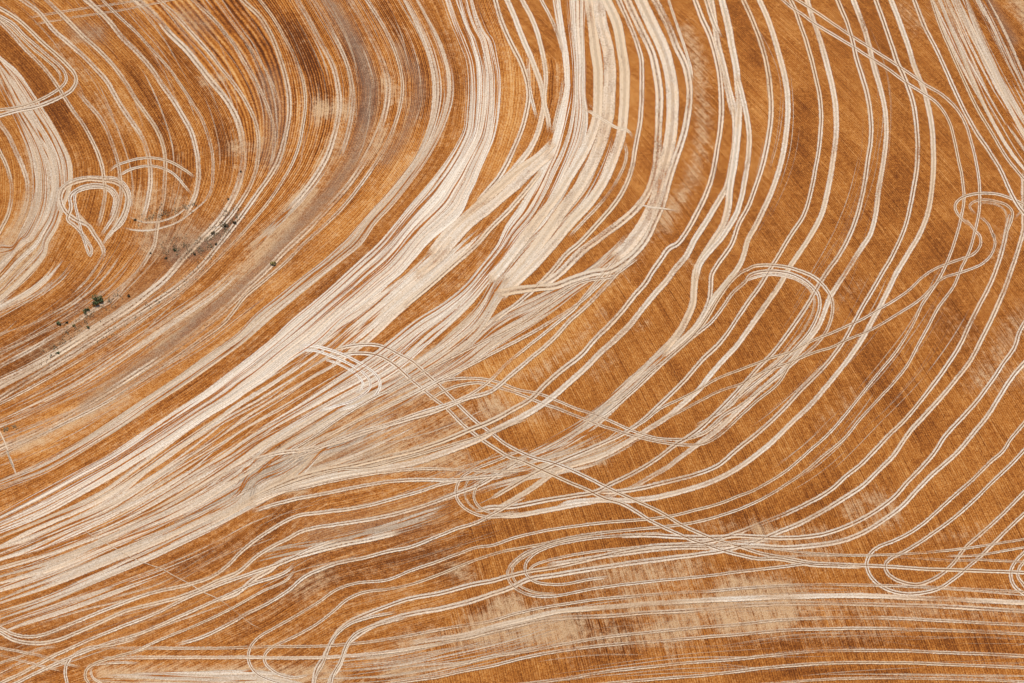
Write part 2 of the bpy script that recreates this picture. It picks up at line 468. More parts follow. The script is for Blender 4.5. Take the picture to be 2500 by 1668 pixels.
# ------------------------------------------------------------------ survey of the wheel tracks
# a track: (label, group or None, [ruts]); a rut: (width, cover, twin strip, path), widths in sheet crops (divide by 2.613)
SWEEP = "long curved wheel tracks sweeping across the right of the field"
LEFTS = "curved wheel tracks bending round the upper left of the field"
LOOPS = "looping wheel tracks where a machine turned round"
LEVEL = "nearly level wheel tracks along the bottom of the field"
SIDE = "wheel tracks fanning out beside the pale swath"
TRACKS = [
 ("wheel track pair curving just right of where the crossing strands merge and part", SWEEP, [
  (34, 1.0, .7, "a4 40,0 95,120 145,250 182,380 203,500 215,640 213,770 195,900 165,1040 120,1180 65,1330 10,1430 a3 1530,1560 b3 1440,250 1402,320 1398,400 1388,480 1350,570 1300,640"),
  (36, 1.0, .2, "a4 140,0 190,110 235,240 270,360 300,480 318,600 322,700 315,830 295,960 265,1090 225,1210 175,1330 115,1450 70,1530 b3 1590,240 1510,350 1430,450 1360,560 1300,650 1200,745 1080,850")]),
 ("wheel track pair curving under the top left of the big rounded loop", SWEEP, [
  (32, 1.0, .7, "a4 335,-10 370,60 400,150 435,250 470,370 500,490 525,610 535,720 530,850 515,980 495,1090 478,1176 428,1362 334,1510 b4 256,206 217,269 141,392 70,490 10,580 b3 1450,760 1350,855 1240,980 1150,1070 1050,1165 960,1250 820,1340 640,1420 430,1510 c3 250,240 100,330 -20,400"),
  (36, 1.0, .2, "a4 445,-5 475,100 510,200 545,310 575,420 605,540 625,660 632,780 625,900 608,1020 583,1176 537,1369 452,1526 b4 334,269 264,392 180,510 110,610 30,720 b3 1560,770 1450,890 1370,985 1320,1050 1220,1140 1120,1225 1000,1300 860,1385 700,1470 c3 420,215 250,330 100,420 -20,490")]),
 ("wheel track pair curving down through the inside of the big rounded loop", SWEEP, [
  (32, 1.0, .8, "a4 640,0 670,70 705,160 735,260 760,370 790,470 820,570 840,680 850,790 848,900 835,1000 810,1176 766,1369 724,1487 b4 645,199 590,275 545,340 500,420 440,520 370,620 300,720 220,820 130,910 50,1000 b3 1480,1150 1350,1280 1230,1370 c3 1200,30 1050,140 900,230 760,300 660,350 520,375 330,405 150,440 -20,450 c2 1440,480"),
  (34, 1.0, .3, "a4 740,0 775,90 815,200 845,310 865,410 895,510 925,610 945,710 952,820 945,940 930,1050 907,1176 881,1369 844,1503 b4 779,167 685,315 640,380 590,465 520,640 440,750 360,850 270,945 150,1050 20,1170 b3 1450,1300 1370,1360 c3 1290,65 1200,130 1130,185 1000,260 870,335 800,355 700,395 520,430 330,470 150,500 0,495")]),
 ("wheel track pair curving just right of the big rounded loop", SWEEP, [
  (32, 1.0, .8, "a4 880,0 915,90 950,190 985,290 1020,400 1055,470 1090,560 1120,650 1140,770 1150,880 1150,980 1145,1080 1131,1176 1084,1401 b4 1035,97 972,225 925,305 870,400 800,515 740,630 680,740 600,850 510,945 410,1045 300,1170 150,1310 0,1430 c3 1440,185 1300,240 1100,290 940,325 800,345 650,350"),
  (36, 1.0, .3, "a4 980,0 1020,100 1060,210 1095,310 1120,400 1160,500 1195,590 1220,690 1240,800 1250,910 1252,1050 1246,1176 1223,1333 1168,1487 b4 1090,183 1011,314 975,390 920,500 860,610 800,720 720,840 600,990 470,1140 340,1265 220,1385 110,1475 0,1550 c3 1450,260 1330,310 1250,335 1120,370 1000,395 850,405 700,400 550,410 420,435")]),
 ("wheel track pair cutting diagonally across the upper right, then bending down", SWEEP, [
  (22, .95, 1., "a4 430,30 500,75 580,130 690,205 800,275 900,340 1010,410 1100,470 1200,540 1300,600 1370,660 1420,720 1460,800 1490,900 1520,1020 1544,1176 1544,1333 1518,1463 b4 1479,167 1424,282 1377,392 1280,530 1210,660 1150,770 1080,900 1010,990 900,1110 780,1240 690,1354 c4 560,110 440,214 330,290 200,370 100,420 0,462 c3 1400,515 1250,550 1100,570 900,590 700,610 500,640 330,680 c2 1650,725 1500,770 1350,830 1200,890 1050,940 900,970 750,990 640,1040 560,1110 470,1180 370,1240 250,1300 160,1345 120,1390 125,1440 160,1480 225,1518 320,1530 400,1510 440,1490"),
  (22, .95, 1., "a4 280,-10 350,50 420,95 500,155 600,215 740,300 850,370 960,440 1080,530 1180,595 1260,650 1320,720 1360,800 1385,900 1410,1010 1432,1110 1442,1180 1448,1278 1432,1377 1400,1502 b4 1338,238 1275,361 1215,450 1175,510 1130,610 1080,700 1010,810 930,910 840,1020 730,1160 640,1270 560,1354 c4 480,70 400,140 310,214 200,285 100,340 0,378 c3 1480,415 1300,465 1150,500 950,525 750,540 550,565 350,595 150,640 0,690 c2 1480,700 1350,745 1200,800 1050,850 900,910 700,930 580,970 480,1040 400,1090 300,1150 180,1220 80,1280 35,1330 15,1400 30,1460 80,1515 160,1550 250,1575")]),
 ("wheel track pair from the small upper right loop down into the bottom hairpin", SWEEP, [
  (34, 1.0, .5, "a4 1829,1400 b4 1829,20 1800,130 1760,250 1700,420 1640,560 1560,720 1490,860 1400,980 1300,1100 1200,1210 1100,1320 c4 1000,110 900,210 800,310 680,390 550,470 400,550 250,610 120,665 0,700 c3 1470,725 1300,750 1100,775 900,800 700,830 560,850 400,880 240,905 120,960 0,1000 c2 1450,1040 1250,1090 1000,1140 820,1200 720,1260 650,1320 620,1400 590,1470 550,1530 530,1580"),
  (32, 1.0, .8, "a4 1760,1310 b4 1725,0 1700,120 1660,260 1610,380 1550,500 1480,640 1420,770 1330,910 1240,1030 1160,1130 1070,1240 970,1340 c4 880,80 790,170 690,250 590,340 450,420 300,490 150,550 0,610 c3 1400,665 1200,685 1000,700 800,735 600,785 400,830 250,855 100,890 0,920 c2 1450,940 1250,990 1050,1030 900,1080 770,1130 660,1180 590,1240 540,1320 500,1400 450,1480 430,1570")]),
 ("far right wheel track pair beside the pale patch, bending level below", SWEEP, [
  (32, 1.0, .8, "b4 1850,590 1800,680 1770,780 1700,880 1620,1000 1530,1120 1440,1220 1340,1330 c4 1250,110 1180,190 1080,290 1000,380 850,490 690,570 540,618 400,638 280,642 130,635 0,628 c3 1400,640 1200,635 1000,625 800,630"),
  (34, 1.0, .5, "b4 1850,860 1760,960 1680,1080 1600,1210 1520,1310 c4 1400,100 1250,230 1150,330 1050,440 930,530 800,610 650,665 500,690 300,705 150,695 0,690 c3 1400,700 1200,705 1000,720 800,745 600,775 450,800 330,820")]),
 ("wheel track pair making a narrow hairpin loop at the bottom right, over the level tracks", LOOPS, [
  (28, 1.0, .8, "b4 1850,1240 1740,1370 c4 1700,80 1600,170 1510,260 1400,360 1300,450 1200,540 1100,610 1000,660 900,700 850,740 825,800 840,870 890,930 980,980 1080,1000 1200,990 1300,960 1400,890 1480,820 1560,750 1650,660 1750,560 1850,470"),
  (28, 1.0, .9, "c4 1850,65 1740,180 1620,290 1520,390 1420,480 1320,560 1220,630 1130,690 1050,735 980,770 945,810 955,860 1000,900 1070,930 1150,940 1240,910 1320,860 1390,790 1450,710 1540,630 1640,540 1740,440 1850,335")]),
 ("start of a wheel track loop cut off by the right edge near the bottom", LOOPS, [
  (26, 1.0, .9, "c4 1829,735 1780,785 1745,850 1750,915 1780,965 1829,1000"),
  (24, 1.0, .9, "c4 1829,790 1795,840 1790,890 1829,945")]),
 ("wheel track pair forming the big rounded loop at right centre", LOOPS, [
  (26, 1.0, .7, "b3 700,1160 850,1090 1000,950 1150,830 1300,690 1370,600 1440,480 1510,380 1580,310 1650,275 b4 100,265 200,255 320,268 420,300 500,340 560,400 600,470 605,560 580,650 530,730 460,800 380,860 300,930 200,1010 100,1090 0,1165 b3 1480,1215 1400,1290 1340,1330 1250,1358"),
  (26, 1.0, .7, "b3 640,1260 760,1180 900,1060 1050,920 1180,800 1300,700 1400,620 1480,520 1540,430 1620,360 b4 80,320 180,293 300,300 400,335 470,385 515,440 525,520 500,600 450,690 380,770 300,850 200,940 100,1020 0,1100 b3 1480,1180 1380,1240 1280,1290"),
  (20, .9, .3, "b4 20,370 80,345 180,318 300,325 400,360 460,410 490,480 480,560 430,660 350,760 270,850 160,940 60,1020 b3 1540,1140 1460,1190")]),
 ("snaking wheel track pair from the small upper right loop to the big loop", LOOPS, [
  (20, .95, .9, "a4 1440,1390 1490,1440 1530,1490 b4 1540,60 1550,120 1510,180 1440,210 1340,245 1250,285 1170,340 1100,410 1000,480 900,540 800,600 700,645 600,690 520,720 430,762 350,805 230,842 100,890 0,930 b3 1500,955 1400,1000 1300,1060 1200,1110 1080,1170 960,1260 820,1330"),
  (20, .95, .9, "a4 1500,1340 1540,1375 1600,1430 1640,1520 b4 1630,50 1645,110 1620,190 1560,250 1480,285 1400,310 1310,340 1240,400 1180,460 1100,520 1000,580 900,640 800,690 700,730 600,780 500,810 420,840 300,890 180,930 80,980 b3 1600,1010 1450,1060 1330,1120 1220,1180 1100,1240 1000,1310")]),
 ("small double loop of wheel tracks at the upper right edge", LOOPS, [
  (20, .9, .8, "a4 1500,1450 1440,1400 1400,1355 1390,1310 1420,1270 1480,1245 1560,1233 1650,1238 1730,1260 1800,1290 1850,1315"),
  (20, .9, .8, "a4 1545,1400 1500,1350 1482,1315 1510,1288 1580,1275 1660,1288 1720,1310 1755,1350 1750,1400 1720,1480 1700,1560"),
  (16, .7, .5, "a4 1530,1360 1520,1320 1560,1298 1630,1300 1690,1325 1720,1370 1710,1440"),
  (16, .8, .5, "a4 1760,1420 1790,1370 1829,1340")]),
 ("wheel track pair crossing diagonally from the pale swath down to the lower right", LOOPS, [
  (27, 1.15, .9, "b2 560,800 680,770 800,763 900,785 980,828 1060,870 1140,940 1230,1020 1320,1110 1400,1190 1480,1260 1560,1320 1650,1390 1740,1440 1829,1480 c3 380,160 490,200 600,250 700,300 800,350 900,395 1000,440 1100,490 1200,550 1300,600 1420,650 1520,680 c4 40,705 150,740 300,768 450,798 600,812 830,818 1000,825 1200,840 1450,848 1829,862"),
  (27, 1.15, .9, "b2 520,850 640,825 740,818 850,835 950,890 1040,970 1120,1040 1200,1110 1280,1170 1350,1240 1430,1310 1510,1370 1600,1430 1680,1480 c3 180,145 300,200 400,245 500,290 600,330 720,390 830,420 920,470 1010,530 1100,575 1200,620 1300,665 1380,690 1480,725 1600,755 1700,775 c4 250,775 450,810 650,822 820,826")]),
 ("arching wheel track pair over the golden centre patch, dipping below the big loop", LOOPS, [
  (22, .95, .9, "b2 1050,1110 1140,1050 1240,1000 1330,983 1430,977 1540,985 1640,1010 1740,1050 b3 300,1075 420,1120 540,1170 640,1200 740,1240 850,1290 950,1330 1050,1357 1150,1366 1250,1362 1340,1335 1420,1285 1520,1200"),
  (22, .95, .9, "b2 1160,1120 1280,1050 1400,1012 1500,1005 1600,1030 1700,1060 1800,1100 b3 330,1140 450,1180 560,1225 680,1270 800,1310 910,1345 1020,1372 1120,1390 1220,1402 1330,1398 1420,1362 1500,1300 1600,1205 1700,1115 1829,1010 b4 350,870 430,780")]),
 ("hairpin wheel track loop at centre, inside the pale swath", LOOPS, [
  (22, 1.0, .4, "b2 320,775 420,770 520,790 620,825 700,865 770,905 825,950 855,1000 850,1050 800,1110 700,1150 560,1190"),
  (20, 1.0, .4, "b2 300,800 440,800 560,840 660,885 740,935 785,985 795,1030 760,1070 680,1120 560,1160 450,1190"),
  (18, 1.0, .4, "b2 480,850 580,880 660,920 720,970 745,1010 735,1050 680,1090")]),
 ("hairpin wheel track loop at lower centre, end of the grey-brown track band", LOOPS, [
  (22, .95, .9, "c2 1829,60 1700,105 1600,150 1450,210 1375,260 1342,330 1350,400 1400,455 1480,495 1580,507 1700,492 1829,480"),
  (20, .95, .9, "c2 1829,140 1700,180 1600,225 1510,280 1465,330 1455,385 1485,440 1545,475 1640,490 1760,470"),
  (16, .8, .6, "c2 1829,100 1680,150 1560,200 1440,250 1400,310 1400,380 1440,440 1520,480")]),
 ("hairpin wheel track loop at the bottom centre, opening to the right", LOOPS, [
  (22, .95, .9, "c3 900,590 700,610 500,640 330,690 220,735 150,785 108,840 108,900 145,955 220,997 330,1015 450,1005 600,975 800,945 1000,920 1200,900 1400,880 1600,855 1829,830 c4 450,808 830,815"),
  (22, .95, .9, "c3 1100,612 900,622 700,640 520,665 380,695 280,740 220,800 215,860 240,900 290,928 380,940 470,935 600,910 760,890"),
  (18, .85, .7, "c3 700,625 500,655 340,700 200,770 135,830 135,890 170,940 250,980 350,998 460,985"),
  (20, .9, .8, "c3 1829,665 1600,660 1400,690 1150,690 1000,695 800,712 600,737 450,762 330,792 262,822 240,855 255,890")]),
 ("pale rounded wheel track hairpin near the bottom left corner", LOOPS, [
  (24, .95, .7, "c1 900,1270 750,1315 640,1335 560,1345 480,1385 430,1440 418,1500 430,1568"),
  (22, .95, .7, "c1 1000,1330 850,1370 700,1410 600,1445 555,1480 545,1530 575,1580"),
  (18, .9, .5, "c1 620,1440 580,1480 590,1530 640,1568")]),
 ("wheel track pair making a U-turn at the left edge near the bottom", LOOPS, [
  (26, .95, .5, "c1 0,1215 100,1260 200,1272 300,1250 450,1190 700,1090 950,1000 1200,940 1350,890 1450,820 1550,720 1680,620 c2 330,500 480,478 650,458 800,430 950,390 1100,350 1250,300 1340,280 1480,240"),
  (28, .95, .5, "c1 0,1245 80,1290 200,1312 350,1300 550,1220 800,1110 1000,1060 1200,1000 1400,910 1520,860 1640,760 1750,690 1829,650 c2 350,600 450,575 560,560 750,530 950,490 1130,440 1320,370 1500,300 1700,180 1829,100")]),
 ("small teardrop loop of wheel tracks at the left, overlapped by the faint big circle", LOOPS, [
  (30, 1.0, .6, "b1 620,250 660,180 640,120 600,60 a1 560,1440 480,1400 410,1340 385,1260 410,1200 470,1165 560,1145 650,1150 730,1162 780,1195 808,1250 800,1330 770,1400 720,1470 670,1530"),
  (26, 1.0, .6, "b1 590,160 550,90 480,10 a1 430,1400 450,1330 445,1250 500,1203 580,1182 660,1187 720,1212 750,1262 745,1320 720,1390 680,1450 640,1510"),
  (22, .9, .3, "a1 460,1310 520,1390 590,1470 640,1550"),
  (20, .95, .4, "b1 470,0 540,90 585,150 575,200 a1 480,1240 520,1215 600,1200 680,1210 725,1260 720,1340 690,1420"),
  (20, .9, .4, "a1 400,1390 368,1300 372,1220 430,1165 520,1135 640,1132 740,1140 800,1180 830,1260 815,1350 780,1430 b1 700,60 640,150")]),
 ("large faint circle of wheel tracks at the left, above the dark weedy patch", LOOPS, [
  (19, 1.05, .6, "a1 680,1110 740,1060 820,1030 900,1012 980,1010 1060,1025 1130,1055 1200,1100 1255,1145"),
  (19, 1.0, .6, "a1 730,1150 790,1100 860,1070 940,1058 1010,1065 1080,1090 1140,1140 1180,1190 1230,1250"),
  (12, .85, .3, "a1 800,1360 860,1400 930,1420 1010,1415 1090,1390 1160,1350 1215,1300"),
  (12, .85, .3, "a1 760,1440 840,1465 930,1472 1030,1455 1130,1420 1220,1360 1300,1290 1355,1220")]),
 ("wheel track pair turning back in a rounded bend at the upper left corner", LOOPS, [
  (28, 1.0, .6, "a1 0,55 60,90 130,140 200,205 290,290 370,360 430,418 472,468 486,520 460,572 400,612 320,650 230,682 120,702 0,738"),
  (22, 1.0, .7, "a1 0,105 80,150 150,222 230,292 310,362 370,412 412,462 422,512 395,552 340,592 270,632 200,662 100,690 0,702"),
  (18, .9, .6, "a1 0,125 70,175 140,245 220,320 300,385 350,430 382,475 388,510 365,545")]),
 ("thin wheel track pair slanting across the curved rows at the very top left", LEFTS, [
  (16, .9, .8, "a1 130,125 250,100 400,75 560,50 750,25 900,0"),
  (16, .9, .8, "a1 190,160 330,135 480,110 650,85 800,60 950,30")]),
 ("curved wheel track pair from the rounded corner bend down to the teardrop loop", LEFTS, [
  (28, 1.0, .6, "a1 0,140 80,220 160,310 240,390 310,470 360,540 410,620 470,710 530,790 580,880 620,970 650,1060 660,1130 670,1220 660,1300 640,1390 610,1480"),
  (28, 1.0, .6, "a1 470,550 540,640 620,730 680,830 720,930 750,1030 765,1130 775,1220 760,1320 740,1400 700,1480")]),
 ("curved pale wheel track pair through the middle of the faint big circle", LEFTS, [
  (32, 1.0, .5, "a1 130,-10 250,80 340,190 430,270 520,350 600,430 680,520 750,640 820,750 890,850 930,940 955,1050 960,1150 950,1250 930,1340 900,1430"),
  (30, 1.0, .5, "a1 310,10 430,130 540,240 640,330 740,440 810,540 870,640 940,740 1000,830 1040,930 1055,1030 1050,1150 1040,1280 1010,1400 980,1568 b1 960,170 890,280 800,380 720,470 560,560 400,670 200,790 0,900")]),
 ("curved wheel track pair at left that skirts the right side of the faint big circle", LEFTS, [
  (34, 1.0, .5, "a1 540,-10 680,120 780,240 880,340 960,430 1040,550 1110,650 1170,750 1220,840 1250,940 1265,1050 1265,1150 1240,1260 1170,1390"),
  (22, .85, .8, "a1 640,-10 760,110 880,220 980,330 1080,440 1160,560 1230,670 1290,770 1330,880 1355,980 1360,1100 1345,1220 1290,1310")]),
 ("curved wheel track pair with one broad pale rut, running down to the dark weedy patch", LEFTS, [
  (42, 1.0, .4, "a1 860,-10 980,90 1080,210 1180,310 1270,420 1350,520 1430,620 1500,740 1535,850 1550,950 1550,1060 1520,1180 1470,1290 1400,1400 b1 1180,200 1060,340 950,430 820,530 650,640 480,750 300,860 120,960 0,1020"),
  (28, .95, .6, "a1 1000,-10 1120,100 1230,220 1330,330 1420,450 1510,560 1580,670 1630,780 1650,900 1645,1010 1630,1100 1580,1220 1510,1330 1430,1430 b1 1280,120")]),
 ("greyish worn wheel track just right of the broad pale rut at upper left", LEFTS, [
  (26, .8, .4, "a1 1240,10 1350,110 1430,200 1500,300 1570,420 1630,520 1690,640 1730,750 1750,860 1745,980 1710,1100"),
  (16, .7, .5, "a1 1380,0 1500,160 1580,270 1650,380 1720,500 1770,620 1800,760")]),
 ("curved wheel track pair of thin double lines left of the greyish purple band, inner one", LEFTS, [
  (34, .95, .8, "a2 0,20 100,120 170,245 220,380 255,500 275,620 275,740 255,860 225,980 170,1100 80,1230 0,1340 b1 1400,120 1270,270 1130,390 950,510 750,640 560,760 380,870 180,990 0,1100"),
  (22, .95, .8, "a2 80,-10 170,110 240,230 300,340 345,450 375,560 380,680 365,800 340,930 290,1060 220,1180 130,1310 30,1430 b1 1480,120 1330,270 1180,410 1000,540 780,690 560,830 320,970 100,1090 -20,1150")]),
 ("curved pale wheel track pair immediately left of the greyish purple band", LEFTS, [
  (36, .95, .6, "a2 320,-10 400,120 450,220 510,330 560,430 585,530 600,640 590,760 560,880 520,1000 450,1120 370,1230 250,1360"),
  (30, .95, .7, "a2 430,-5 500,110 560,220 620,340 660,450 680,560 685,680 665,800 630,930 590,1030")]),
 ("curved wheel track pair immediately right of the greyish purple band", LEFTS, [
  (36, .95, .7, "a2 655,-10 730,110 790,220 850,340 890,450 910,560 900,680 870,800 820,930 740,1060 640,1200 520,1330 380,1480 b2 260,160 130,290 0,410 b1 1400,570 1250,680 1060,820 860,950 640,1090 420,1220 200,1330 0,1420"),
  (26, .95, .8, "a2 765,-10 850,120 910,230 960,350 990,460 1000,560 985,680 950,800 900,920 830,1040 740,1170 640,1300 500,1440 b2 360,130 250,240 120,350 0,450 b1 1440,610 1280,730 1080,870 860,1020 640,1150 420,1260 200,1370 0,1470")]),
 ("pale wheel ruts curling down the left edge, inside the ragged pale swath", LEFTS, [
  (32, 1.0, .4, "a1 0,790 50,860 100,970 150,1080 175,1180 165,1300 130,1400 60,1500 0,1560"),
  (28, 1.0, .5, "a1 0,970 40,1050 70,1150 75,1250 50,1370 0,1470")]),
 ("leftmost double strands curving between the main swath and the second swath", SIDE, [
  (34, 1.0, .7, "a3 20,-10 70,150 130,290 190,410 225,520 235,620 220,720 190,830 140,950 90,1060 40,1140 -20,1210 a2 1470,1300"),
  (36, 1.0, .3, "a3 95,-10 150,120 200,250 250,370 290,470 320,560 335,660 318,760 290,860 240,960 150,1070 60,1160 0,1210 a2 1450,1340")]),
 ("pale strands left of the second swath, splitting and rejoining near the dark gap", SIDE, [
  (32, 1.0, .3, "a3 190,-10 270,150 310,280 335,400 345,500 335,620 340,680 362,760 372,860"),
  (24, 1.0, .5, "a3 235,350 238,480 250,600 280,720 298,790"),
  (26, 1.0, .5, "a3 310,-10 380,120 430,240 455,350"),
  (22, 1.0, .5, "a3 460,480 440,620 410,760 385,860")]),
 ("broad pale strands that cross from the second swath down-left to the main swath", SIDE, [
  (56, 1.0, .2, "a3 410,890 300,1000 180,1085 80,1170 0,1240 a2 1420,1370 1290,1490 b2 1150,210"),
  (64, 1.0, .1, "a3 390,960 250,1090 130,1200 0,1315 a2 1420,1430 1300,1560 b2 1230,210 1060,350"),
  (34, 1.0, .4, "a3 330,1080 200,1240 100,1350 0,1450 b2 1480,120 1340,240 1180,380 1000,530")]),
 ("pale wheel strand hugging the right side of the second swath at top", SIDE, [
  (64, 1.0, .2, "a3 620,-10 640,130 660,300 680,450 680,600 670,750 620,900 540,1050 430,1230 300,1400 180,1560 b3 80,250 -20,370")]),
 ("broad pale wheel strand second right of the second swath at top", SIDE, [
  (76, 1.0, .15, "a3 690,-10 700,150 740,300 755,450 750,600 740,750 700,900 640,1050 560,1200 450,1350 300,1560 b3 190,260 60,400")]),
 ("pale wheel strand third right of the second swath at top, crossed by the spur", SIDE, [
  (64, 1.0, .2, "a3 730,-10 800,150 830,300 850,450 850,600 840,750 820,880 780,1000 720,1150 620,1300 500,1430 380,1568 b3 280,240 150,370 20,500")]),
 ("thin pale wheel rut with a hooked spur where it bends at upper centre right", SIDE, [
  (34, 1.0, .5, "a3 805,-10 870,130 920,250 955,380 960,500 955,650 945,800 920,930 900,1050 870,1150 800,1280 700,1400 560,1550 b3 480,180 380,300 200,470 0,620"),
  (22, 1.0, .2, "a3 590,690 650,725 720,770 800,815 850,825 885,850 905,890"),
  (24, .9, .4, "a3 830,880 860,960 850,1040 800,1150 700,1290 600,1400 480,1530"),
  (20, .9, .2, "a3 570,600 610,640 640,690")]),
 ("pale wheel strand right of the hooked spur, running down to the short pale streak", SIDE, [
  (50, .95, .4, "a3 860,-10 950,180 1020,330 1050,450 1070,600 1065,800 1060,950 1040,1100 1000,1220 940,1310 850,1400 700,1510 b3 560,180 420,320 260,420")]),
 ("broad pale wheel strand leading to the short pale streak at upper centre right", SIDE, [
  (80, 1.0, .3, "a3 945,-10 1030,170 1090,300 1130,430 1155,600 1150,800 1130,950 1090,1100 1060,1250 1000,1380 930,1490 b3 850,150 760,230")]),
 ("pale wheel strand bordering the jagged light brown patch on its left", SIDE, [
  (46, 1.0, .4, "a3 1035,-10 1120,150 1180,300 1235,420 1260,550 1255,700 1230,850 1180,1000 1130,1150 1090,1300 1040,1420 b3 980,100 870,220 760,290 640,310 520,345 400,390 270,400 130,420 0,450"),
  (20, .9, .3, "a3 1130,0 1190,180 1240,330 1270,440 1285,560")]),
 ("wheel track pair right of the jagged light brown patch, left one of the crossing strands", SWEEP, [
  (36, .95, .6, "a3 1295,-10 1340,110 1395,230 1430,350 1455,480 1465,600 1465,750 1440,950 1400,1150 1310,1360 1190,1550 b3 1130,150 1080,220 1030,290 980,370 910,450 840,540 750,640 650,740 570,830 450,920 350,1010 250,1110 150,1170 0,1250 b2 1440,1300 1300,1360 1100,1430 900,1480 700,1530 c2 500,215 300,270 130,345 0,415"),
  (40, .95, .3, "a3 1395,-10 1420,120 1440,260 1480,420 1510,560 1545,690 1555,800 1550,930 1530,1060 1505,1180 1450,1280 1380,1400 1290,1540 b3 1240,200 1170,280 1120,350 1040,440 960,540 880,640 790,730 690,820 600,910 500,1000 410,1080 300,1160 180,1230 0,1320 b2 1500,1360 1350,1420 1100,1510 850,1560 c2 600,240 400,290 200,355 0,450")]),
 ("crossing pale strands that merge and part again right of the jagged light brown patch", SWEEP, [
  (46, 1.0, .25, "a3 1465,-10 1500,130 1530,280 1560,430 1570,540 1580,650 1572,780 1560,920 1545,1050 1520,1200 1510,1320 1480,1430 1400,1568 b3 1310,290 1295,400 1285,500 1240,610 1170,720 1070,830"),
  (36, 1.0, .3, "a3 1560,470 1600,620 1630,760 1645,880 1638,1000 1615,1150 1590,1280 1560,1370 1480,1500 b3 1330,250 1305,360"),
  (34, .95, .4, "a3 1440,340 1480,470 1515,620 1545,760"),
  (36, .9, .5, "a3 1370,0 1420,150 1470,260")]),
 ("wheel track pair just left of the broad pale strips at upper right", SWEEP, [
  (30, 1.0, .8, "a4 1125,-10 1200,180 1280,340 1340,470 1400,600 1450,710 1520,840 1600,960 1680,1090 1740,1220 1790,1310 1850,1390"),
  (24, .9, .8, "a4 1240,0 1290,160 1360,320 1430,480 1480,590 1540,710 1620,840 1720,1010 1850,1170")]),
 ("uppermost level wheel track, touching the bottom of the lower right hairpin", LEVEL, [
  (22, .95, .7, "c4 1829,985 1500,970 1200,955 900,945 600,940 300,945 0,965 c3 1400,980 1200,990 1000,1005 700,1030 500,1060 300,1090 150,1125 0,1170 c2 1400,1200 1200,1235 1000,1270 750,1310 500,1330 200,1335 0,1340 c1 1400,1345 1100,1345 800,1345 550,1345")]),
 ("brightest level wheel track of the lower right, crossing the pale straw patch", LEVEL, [
  (34, 1.0, .15, "c4 1829,1055 1400,1035 1100,1025 900,1015 600,1010 300,1020 0,1030 c3 1400,1040 1200,1050 1000,1060 800,1080 600,1095 400,1115 250,1150 100,1185 0,1210 c2 1400,1260 1200,1290 1000,1320"),
  (30, .75, .7, "c4 1829,1110 1500,1090 1200,1075 800,1065 400,1060 0,1075 c3 1400,1095 1200,1110 1000,1120 750,1140 500,1150 300,1170 100,1215 0,1235 c2 1400,1280 1200,1300")]),
 ("level wheel track pair through the middle of the lower right, below the pale straw patch", LEVEL, [
  (24, .9, .6, "c4 1829,1195 1500,1180 1200,1165 900,1150 600,1150 300,1165 0,1195 c3 1400,1208 1200,1225 1000,1245 700,1280 450,1320 200,1370 0,1400 c2 1400,1440 1250,1470"),
  (24, .95, .8, "c4 1829,1255 1400,1235 1100,1225 800,1220 500,1225 250,1235 0,1260 c3 1400,1273 1200,1290 1000,1305 800,1320 600,1340 400,1370 200,1410 0,1460 c2 1400,1490 1200,1530 1000,1560")]),
 ("level wheel track pair near the bottom edge at lower right", LEVEL, [
  (24, .95, .8, "c4 1829,1395 1400,1375 1100,1365 800,1360 500,1365 250,1385 0,1415 c3 1400,1428 1200,1445 900,1475 700,1500 400,1550 200,1575"),
  (24, .95, .8, "c4 1829,1470 1400,1450 1100,1440 800,1435 500,1445 250,1465 0,1495 c3 1400,1513 1200,1530 900,1555 700,1575")]),
 ("lowest level wheel track of all, along the very bottom right edge", LEVEL, [
  (22, .85, .5, "c4 1850,1562 1500,1545 1200,1538 900,1535 500,1550 200,1575")]),
 ("level wheel tracks running right from the hairpin at far lower right, the upper lines", LEVEL, [
  (18, .85, .7, "c4 0,690 150,705 300,722 450,737 700,752 1000,747 1250,730 1450,708 1650,680 1829,650"),
  (18, .85, .7, "c4 900,745 1050,765 1200,775 1400,785 1550,782 1700,790 1829,795"),
  (16, .8, .6, "c4 0,790 150,772 300,762 550,752 850,750"),
  (18, .85, .6, "c4 1300,760 1500,755 1650,735 1829,705")]),
 ("level wheel track pair at the bottom left, joining two hairpin loops", LEVEL, [
  (26, .95, .3, "c1 590,1412 900,1405 1200,1405 1568,1405 1829,1410 c2 450,1405 700,1390 900,1370 1100,1340 1300,1310"),
  (18, .9, .6, "c1 500,1465 700,1440 900,1440")]),
 ("wavy wheel track pair bending through the lower middle, upper", SIDE, [
  (22, .9, .5, "c2 0,440 100,390 200,350 330,330 500,290 700,250 900,220 1100,202 1300,205 1500,215 1700,215 1829,205"),
  (26, .9, .5, "c2 0,490 150,440 300,400 450,370 700,320 900,285 1100,270 1330,272 1500,255 1700,235")]),
 ("wavy wheel track pair bending through the lower middle, just above the darkest brown soil", SIDE, [
  (34, .95, .4, "c1 1350,1050 1500,1000 c2 60,900 150,850 220,800 300,770 420,735 600,690 800,650 1000,600"),
  (26, .95, .7, "c1 1100,1330 1300,1270 1500,1170 c2 0,1130 150,1055 280,970 370,890 480,840 600,800 750,770 900,730 1050,700 1200,640 1350,580 1480,540 1600,480 1720,410 1829,360")]),
 ("slanting pale wheel tracks below the U-turn at the left edge near the bottom", SIDE, [
  (26, .95, .5, "c1 0,1568 150,1500 350,1390 550,1300 750,1220 1000,1120 1200,1020 1400,940 1600,870 1829,790 c2 400,720 600,650"),
  (24, .95, .5, "c1 80,1580 300,1470 500,1385 700,1310 900,1250 1150,1140 1400,1030 1600,940 1829,860 c2 330,790"),
